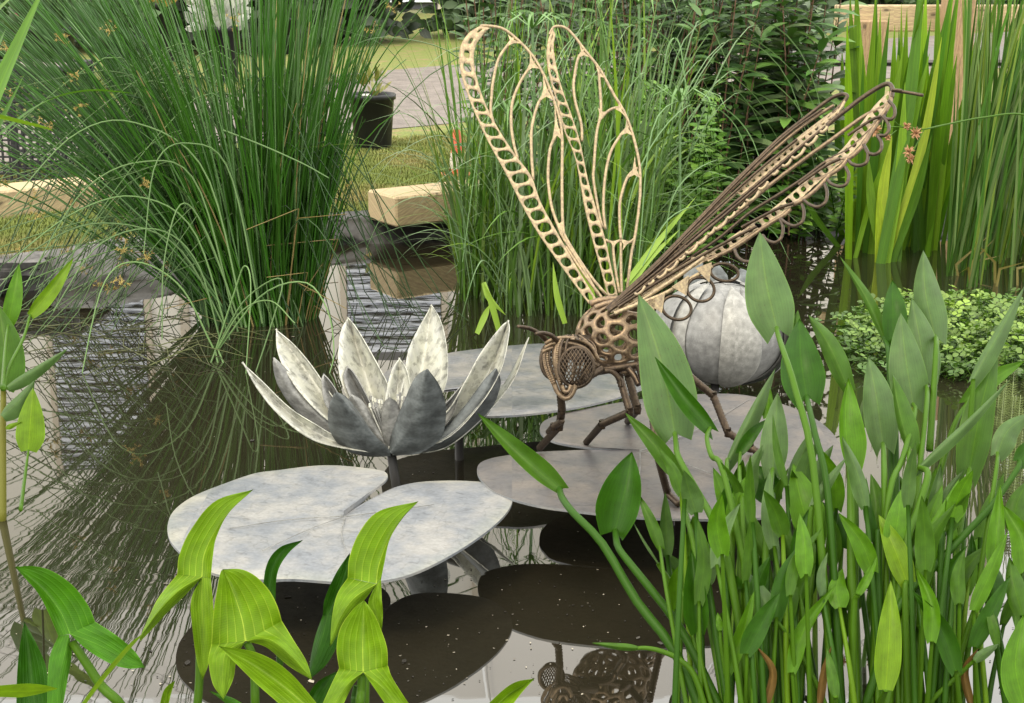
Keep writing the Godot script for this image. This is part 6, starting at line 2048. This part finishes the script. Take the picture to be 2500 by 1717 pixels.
func arrowheads() -> void:
	var z := 2.9714
	var y := 2.767
	var A := thing("arrowhead_plant", "arrowhead plant with one green three lobed leaf in the bottom left corner", "arrowhead plant", W(280, 1790, 0), "arrowhead plants")
	var d := 2.36
	stem(A, [520, 1150, 640, 1330, 740, 1480, 880, 1620], d, z, 0, 1180, 0.0085, "stalk")
	var l := arrow_leaf(A)
	lobe(l, [505, 1095, 440, 940, 330, 790, 220, 690, 105, 608], [422, 1110, 345, 930, 275, 800, 190, 700, 105, 608], [688, 1005, 640, 890, 530, 745, 380, 640, 240, 602, 105, 608], d, d + 0.05, -0.022, "arrow_green", z, 0, 1180)
	lobe(l, [505, 1095, 690, 1165, 880, 1265, 1048, 1335], [688, 1005, 850, 1110, 980, 1225, 1048, 1335], [505, 1096, 640, 1215, 800, 1310, 930, 1345, 1048, 1338], d, d - 0.05, -0.015, "arrow_green", z, 0, 1180)
	lobe(l, [500, 1098, 465, 1250, 430, 1420, 405, 1700], [502, 1102, 518, 1250, 490, 1420, 440, 1700], [422, 1110, 362, 1250, 345, 1420, 340, 1700], d, d - 0.03, 0.012, "arrow_green", z, 0, 1180)
	l = arrow_leaf(A)
	lobe(l, [260, 1700, 225, 1400, 205, 1200, 174, 1004], [115, 1700, 122, 1400, 140, 1200, 174, 1004], [360, 1700, 340, 1370, 270, 1180, 174, 1004], d + 0.03, d + 0.08, -0.02, "arrow_dark", z, 0, 1180)
	var B := thing("arrowhead_plant", "lime arrowhead plant whose tallest leaf curls over the left of the pale pad", "arrowhead plant", W(480, 1790, 0), "arrowhead plants")
	d = 2.44
	stem(B, [1462, 690, 1450, 1100, 1445, 1420, 1430, 1640], d + 0.01, z, 0, 1180, 0.0075, "stalk")
	l = arrow_leaf(B)
	lobe(l, [1465, 680, 1480, 520, 1560, 350, 1690, 170, 1839, 45], [1285, 662, 1300, 520, 1385, 335, 1560, 130, 1839, 45], [1528, 690, 1545, 520, 1570, 390, 1660, 215, 1839, 45], d, d + 0.07, -0.025, "arrow_lime", z, 0, 1180)
	lobe(l, [1465, 680, 1300, 775, 1150, 930, 1012, 1122], [1465, 684, 1340, 815, 1200, 955, 1030, 1135, 1012, 1122], [1285, 662, 1150, 830, 1080, 970, 1012, 1122], d, d - 0.05, 0.016, "arrow_lime", z, 0, 1180)
	lobe(l, [1465, 682, 1465, 900, 1478, 1150, 1470, 1430], [1528, 690, 1545, 880, 1552, 1100, 1515, 1300, 1470, 1430], [1462, 690, 1385, 850, 1400, 1100, 1430, 1300, 1470, 1430], d, d - 0.03, -0.014, "arrow_lime", z, 0, 1180)
	var C := thing("arrowhead_plant", "broad leaved arrowhead plant in the middle of the arrowhead group, before the pale pad", "arrowhead plant", W(610, 1790, 0), "arrowhead plants")
	d = 2.38
	stem(C, [335, 1075, 372, 1150, 390, 1300, 395, 1520], d + 0.01, y, 480, 1180, 0.0075, "stalk")
	l = arrow_leaf(C)
	lobe(l, [330, 1068, 308, 930, 262, 780, 218, 670, 175, 582], [98, 1090, 112, 880, 142, 690, 160, 605, 175, 582], [575, 930, 545, 830, 490, 725, 400, 630, 300, 582, 175, 582], d, d + 0.05, -0.03, "arrow_lime", y, 480, 1180)
	lobe(l, [330, 1068, 480, 1050, 640, 1170, 782, 1332], [575, 930, 660, 1070, 740, 1200, 782, 1332], [335, 1070, 470, 1110, 620, 1235, 782, 1334], d, d - 0.05, 0.014, "arrow_lime", y, 480, 1180)
	lobe(l, [325, 1070, 200, 1140, 175, 1300, 182, 1462], [325, 1074, 270, 1180, 248, 1320, 182, 1462], [98, 1090, 80, 1200, 110, 1360, 182, 1462], d, d - 0.04, 0.014, "arrow_lime", y, 480, 1180)
	l = arrow_leaf(C)
	lobe(l, [800, 1560, 620, 1400, 400, 1240, 148, 1100], [640, 1560, 430, 1380, 290, 1245, 148, 1100], [900, 1600, 640, 1290, 420, 1150, 148, 1100], d - 0.1, d - 0.04, -0.02, "arrow_lime", y, 480, 1180)
	l = arrow_leaf(C)
	lobe(l, [485, 800, 515, 570, 595, 450, 722, 382], [440, 800, 470, 560, 560, 435, 722, 382], [530, 820, 545, 610, 615, 480, 722, 382], d + 0.12, d + 0.16, -0.015, "arrow_dark", y, 480, 1180)
	stem(C, [490, 790, 555, 1000, 560, 1300], d + 0.1, y, 480, 1180, 0.0065, "stalk_dark")
	l = arrow_leaf(C)
	lobe(l, [330, 1560, 230, 1480, 78, 1402], [320, 1600, 200, 1490, 78, 1402], [350, 1520, 240, 1450, 78, 1402], d - 0.02, d, 0.01, "arrow_green", y, 480, 1180)
	var E := thing("arrowhead_plant", "lime arrowhead plant with two stacked leaves before the right half of the pale pad", "arrowhead plant", W(890, 1790, 0), "arrowhead plants")
	d = 2.42
	l = arrow_leaf(E)
	lobe(l, [885, 890, 960, 740, 1010, 600, 1034, 470], [852, 890, 866, 780, 940, 610, 1034, 470], [960, 900, 1000, 760, 1040, 600, 1034, 470], d + 0.07, d + 0.10, -0.02, "arrow_dark", y, 480, 1180)
	lobe(l, [885, 890, 850, 1040, 800, 1190, 752, 1335], [960, 900, 960, 1060, 880, 1220, 752, 1335], [852, 890, 800, 1040, 768, 1190, 752, 1335], d + 0.07, d + 0.02, 0.015, "arrow_dark", y, 480, 1180)
	l = arrow_leaf(E)
	lobe(l, [1215, 680, 1230, 560, 1290, 400, 1390, 240, 1500, 122], [1020, 640, 1032, 500, 1100, 330, 1230, 190, 1500, 122], [1246, 650, 1268, 540, 1305, 380, 1395, 225, 1500, 122], d, d + 0.07, -0.025, "arrow_lime", y, 480, 1180)
	lobe(l, [1215, 682, 1065, 775, 965, 920, 900, 1110], [1215, 684, 1110, 820, 1010, 940, 900, 1110], [1020, 640, 950, 750, 915, 900, 900, 1110], d, d - 0.03, 0.016, "arrow_lime", y, 480, 1180)
	lobe(l, [1215, 682, 1190, 800, 1220, 900, 1250, 1010], [1246, 650, 1250, 780, 1258, 880, 1250, 1010], [1212, 684, 1160, 800, 1180, 880, 1250, 1010], d, d - 0.01, -0.01, "arrow_lime", y, 480, 1180)
	stem(E, [1212, 690, 1190, 900, 1150, 1200, 1140, 1500], d + 0.02, y, 480, 1180, 0.0065, "stalk")
	d = 2.34
	stem(E, [1118, 1285, 1112, 1400, 1100, 1520], d + 0.01, y, 480, 1180, 0.0085, "stalk")
	stem(E, [1080, 1370, 1066, 1440, 1062, 1520], d + 0.03, y, 480, 1180, 0.006, "stalk_dark")
	l = arrow_leaf(E)
	lobe(l, [1125, 1275, 1122, 1110, 1126, 950, 1130, 790], [962, 1252, 945, 1120, 970, 980, 1050, 860, 1130, 790], [1292, 1232, 1285, 1110, 1242, 980, 1190, 870, 1130, 790], d, d + 0.05, -0.028, "arrow_lime", y, 480, 1180)
	lobe(l, [1125, 1277, 1010, 1370, 890, 1560], [1125, 1282, 1050, 1375, 960, 1560], [962, 1252, 905, 1370, 820, 1560], d, d - 0.04, 0.014, "arrow_lime", y, 480, 1180)
	lobe(l, [1125, 1277, 1260, 1385, 1400, 1560], [1292, 1232, 1330, 1330, 1480, 1560], [1128, 1282, 1200, 1385, 1320, 1560], d, d - 0.04, -0.014, "arrow_lime", y, 480, 1180)
	l = arrow_leaf(E)
	lobe(l, [720, 1560, 840, 1370, 950, 1268], [690, 1560, 800, 1360, 950, 1268], [860, 1560, 905, 1420, 950, 1268], d + 0.05, d + 0.08, -0.015, "arrow_dark", y, 480, 1180)
	var G := thing("arrowhead_plant", "young arrowhead plant showing a single lime leaf tip at the bottom centre", "arrowhead plant", W(1220, 1800, 0), "arrowhead plants")
	l = arrow_leaf(G)
	lobe(l, [1940, 1600, 2090, 1440, 2286, 1318], [1860, 1600, 2110, 1368, 2286, 1318], [2060, 1600, 2190, 1425, 2286, 1318], 2.38, 2.42, -0.018, "arrow_lime", y, 480, 1180)
	stem(G, [1960, 1560, 1950, 1640], 2.38, y, 480, 1180, 0.006, "stalk")
	var H := thing("arrowhead_plant", "tiny narrow arrowhead shoot between the leftmost leaf and the curled lime leaf", "arrowhead plant", W(390, 1800, 0), "arrowhead plants")
	l = arrow_leaf(H)
	lobe(l, [1180, 1640, 1210, 1530, 1272, 1428], [1150, 1640, 1190, 1500, 1272, 1428], [1215, 1640, 1240, 1530, 1272, 1428], 2.4, 2.42, -0.01, "arrow_lime", z, 0, 1180)

func front_grass() -> void:
	# big sword leaves hanging in at the left, close to the camera
	var o := thing("iris_plant", "close iris with long bright leaves leaning in from the upper left edge", "iris", W(-260, 1500, 0))
	for e in [[[-300, 1300, -200, 700, -40, 300, 120, -60], 2.6, 44, 0], [[-330, 1300, -240, 760, -60, 420, 60, 180], 2.7, 22, 1], [[-300, 1200, -150, 480, 0, 330, 110, 250, 215, 222, 330, 228], 2.75, 12, 1], [[-300, 1100, -180, 320, -60, 280, 90, 308, 130, 320], 2.5, 10, 2], [[-300, 1200, -190, 500, -60, 110, 60, -40], 2.8, 26, 2], [[-280, 1200, -160, 380, -30, 160, 14, 70], 2.75, 16, 1]]:
		var mb := Mb.new()
		ribbon(mb, world(cr(px(e[0], e[1] - 0.1, e[1] + 0.15), 24)), e[2] * e[1] / F, Vector3(1, 0.4, 0.3), [Color(0.13, 0.30, 0.03), Color(0.09, 0.23, 0.025), Color(0.18, 0.33, 0.05)][e[3]], 0.2, 0.5)
		part("leaf", mb.mesh(), M.iris_leaf, o)
	o = thing("grass_plant", "two out of focus lime grass blades poking in at the bottom left corner", "grass", W(60, 2300, 0.0))
	for e in [[[-120, 1700, 0, 1690, 70, 1688, 140, 1682], 1.5, 22], [[110, 1860, 220, 1700, 300, 1600, 352, 1545], 1.6, 17]]:
		var mb := Mb.new()
		ribbon(mb, world(cr(px(e[0], e[1], e[1] + 0.1), 14)), e[2] * e[1] / F, Vector3(0.3, 1, 0.3), Color(0.15, 0.28, 0.01), 0.15, 0.6)
		part("leaf", mb.mesh(), M.iris_leaf, o)

func debris() -> void:
	# seeds, petals and dust on the water
	var fm := Mb.new()
	for s in 6:
		fm.put(Vector3(cos(TAU * s / 6), 0.12 * (s % 2), sin(TAU * s / 6) * 0.6))
	for s in range(1, 5):
		fm.tri(0, s + 1, s)
	var places := []
	var tints := []
	for k in 1500:
		var p := W(rf(-100, 2600), rf(640, 1760) if k % 3 else rf(1340, 1700), 0.0015)
		places.append(Transform3D(Basis(Vector3.UP, rf(0, TAU)).scaled(Vector3.ONE * rf(0.0008, 0.003) * (3.2 if k % 31 == 0 else 1.0)), p))
		var v := rf(0.02, 0.22) if k % 9 else 0.4
		tints.append(Color(v, v * 0.9, v * 0.72) if k % 2 else Color(0.015, 0.012, 0.008))
	var o := scatter("floating_debris", fm.mesh(), M.speck, self, places, tints)
	o.set_meta("label", "specks of seed and dust floating on the dark pond water")
	o.set_meta("category", "debris")
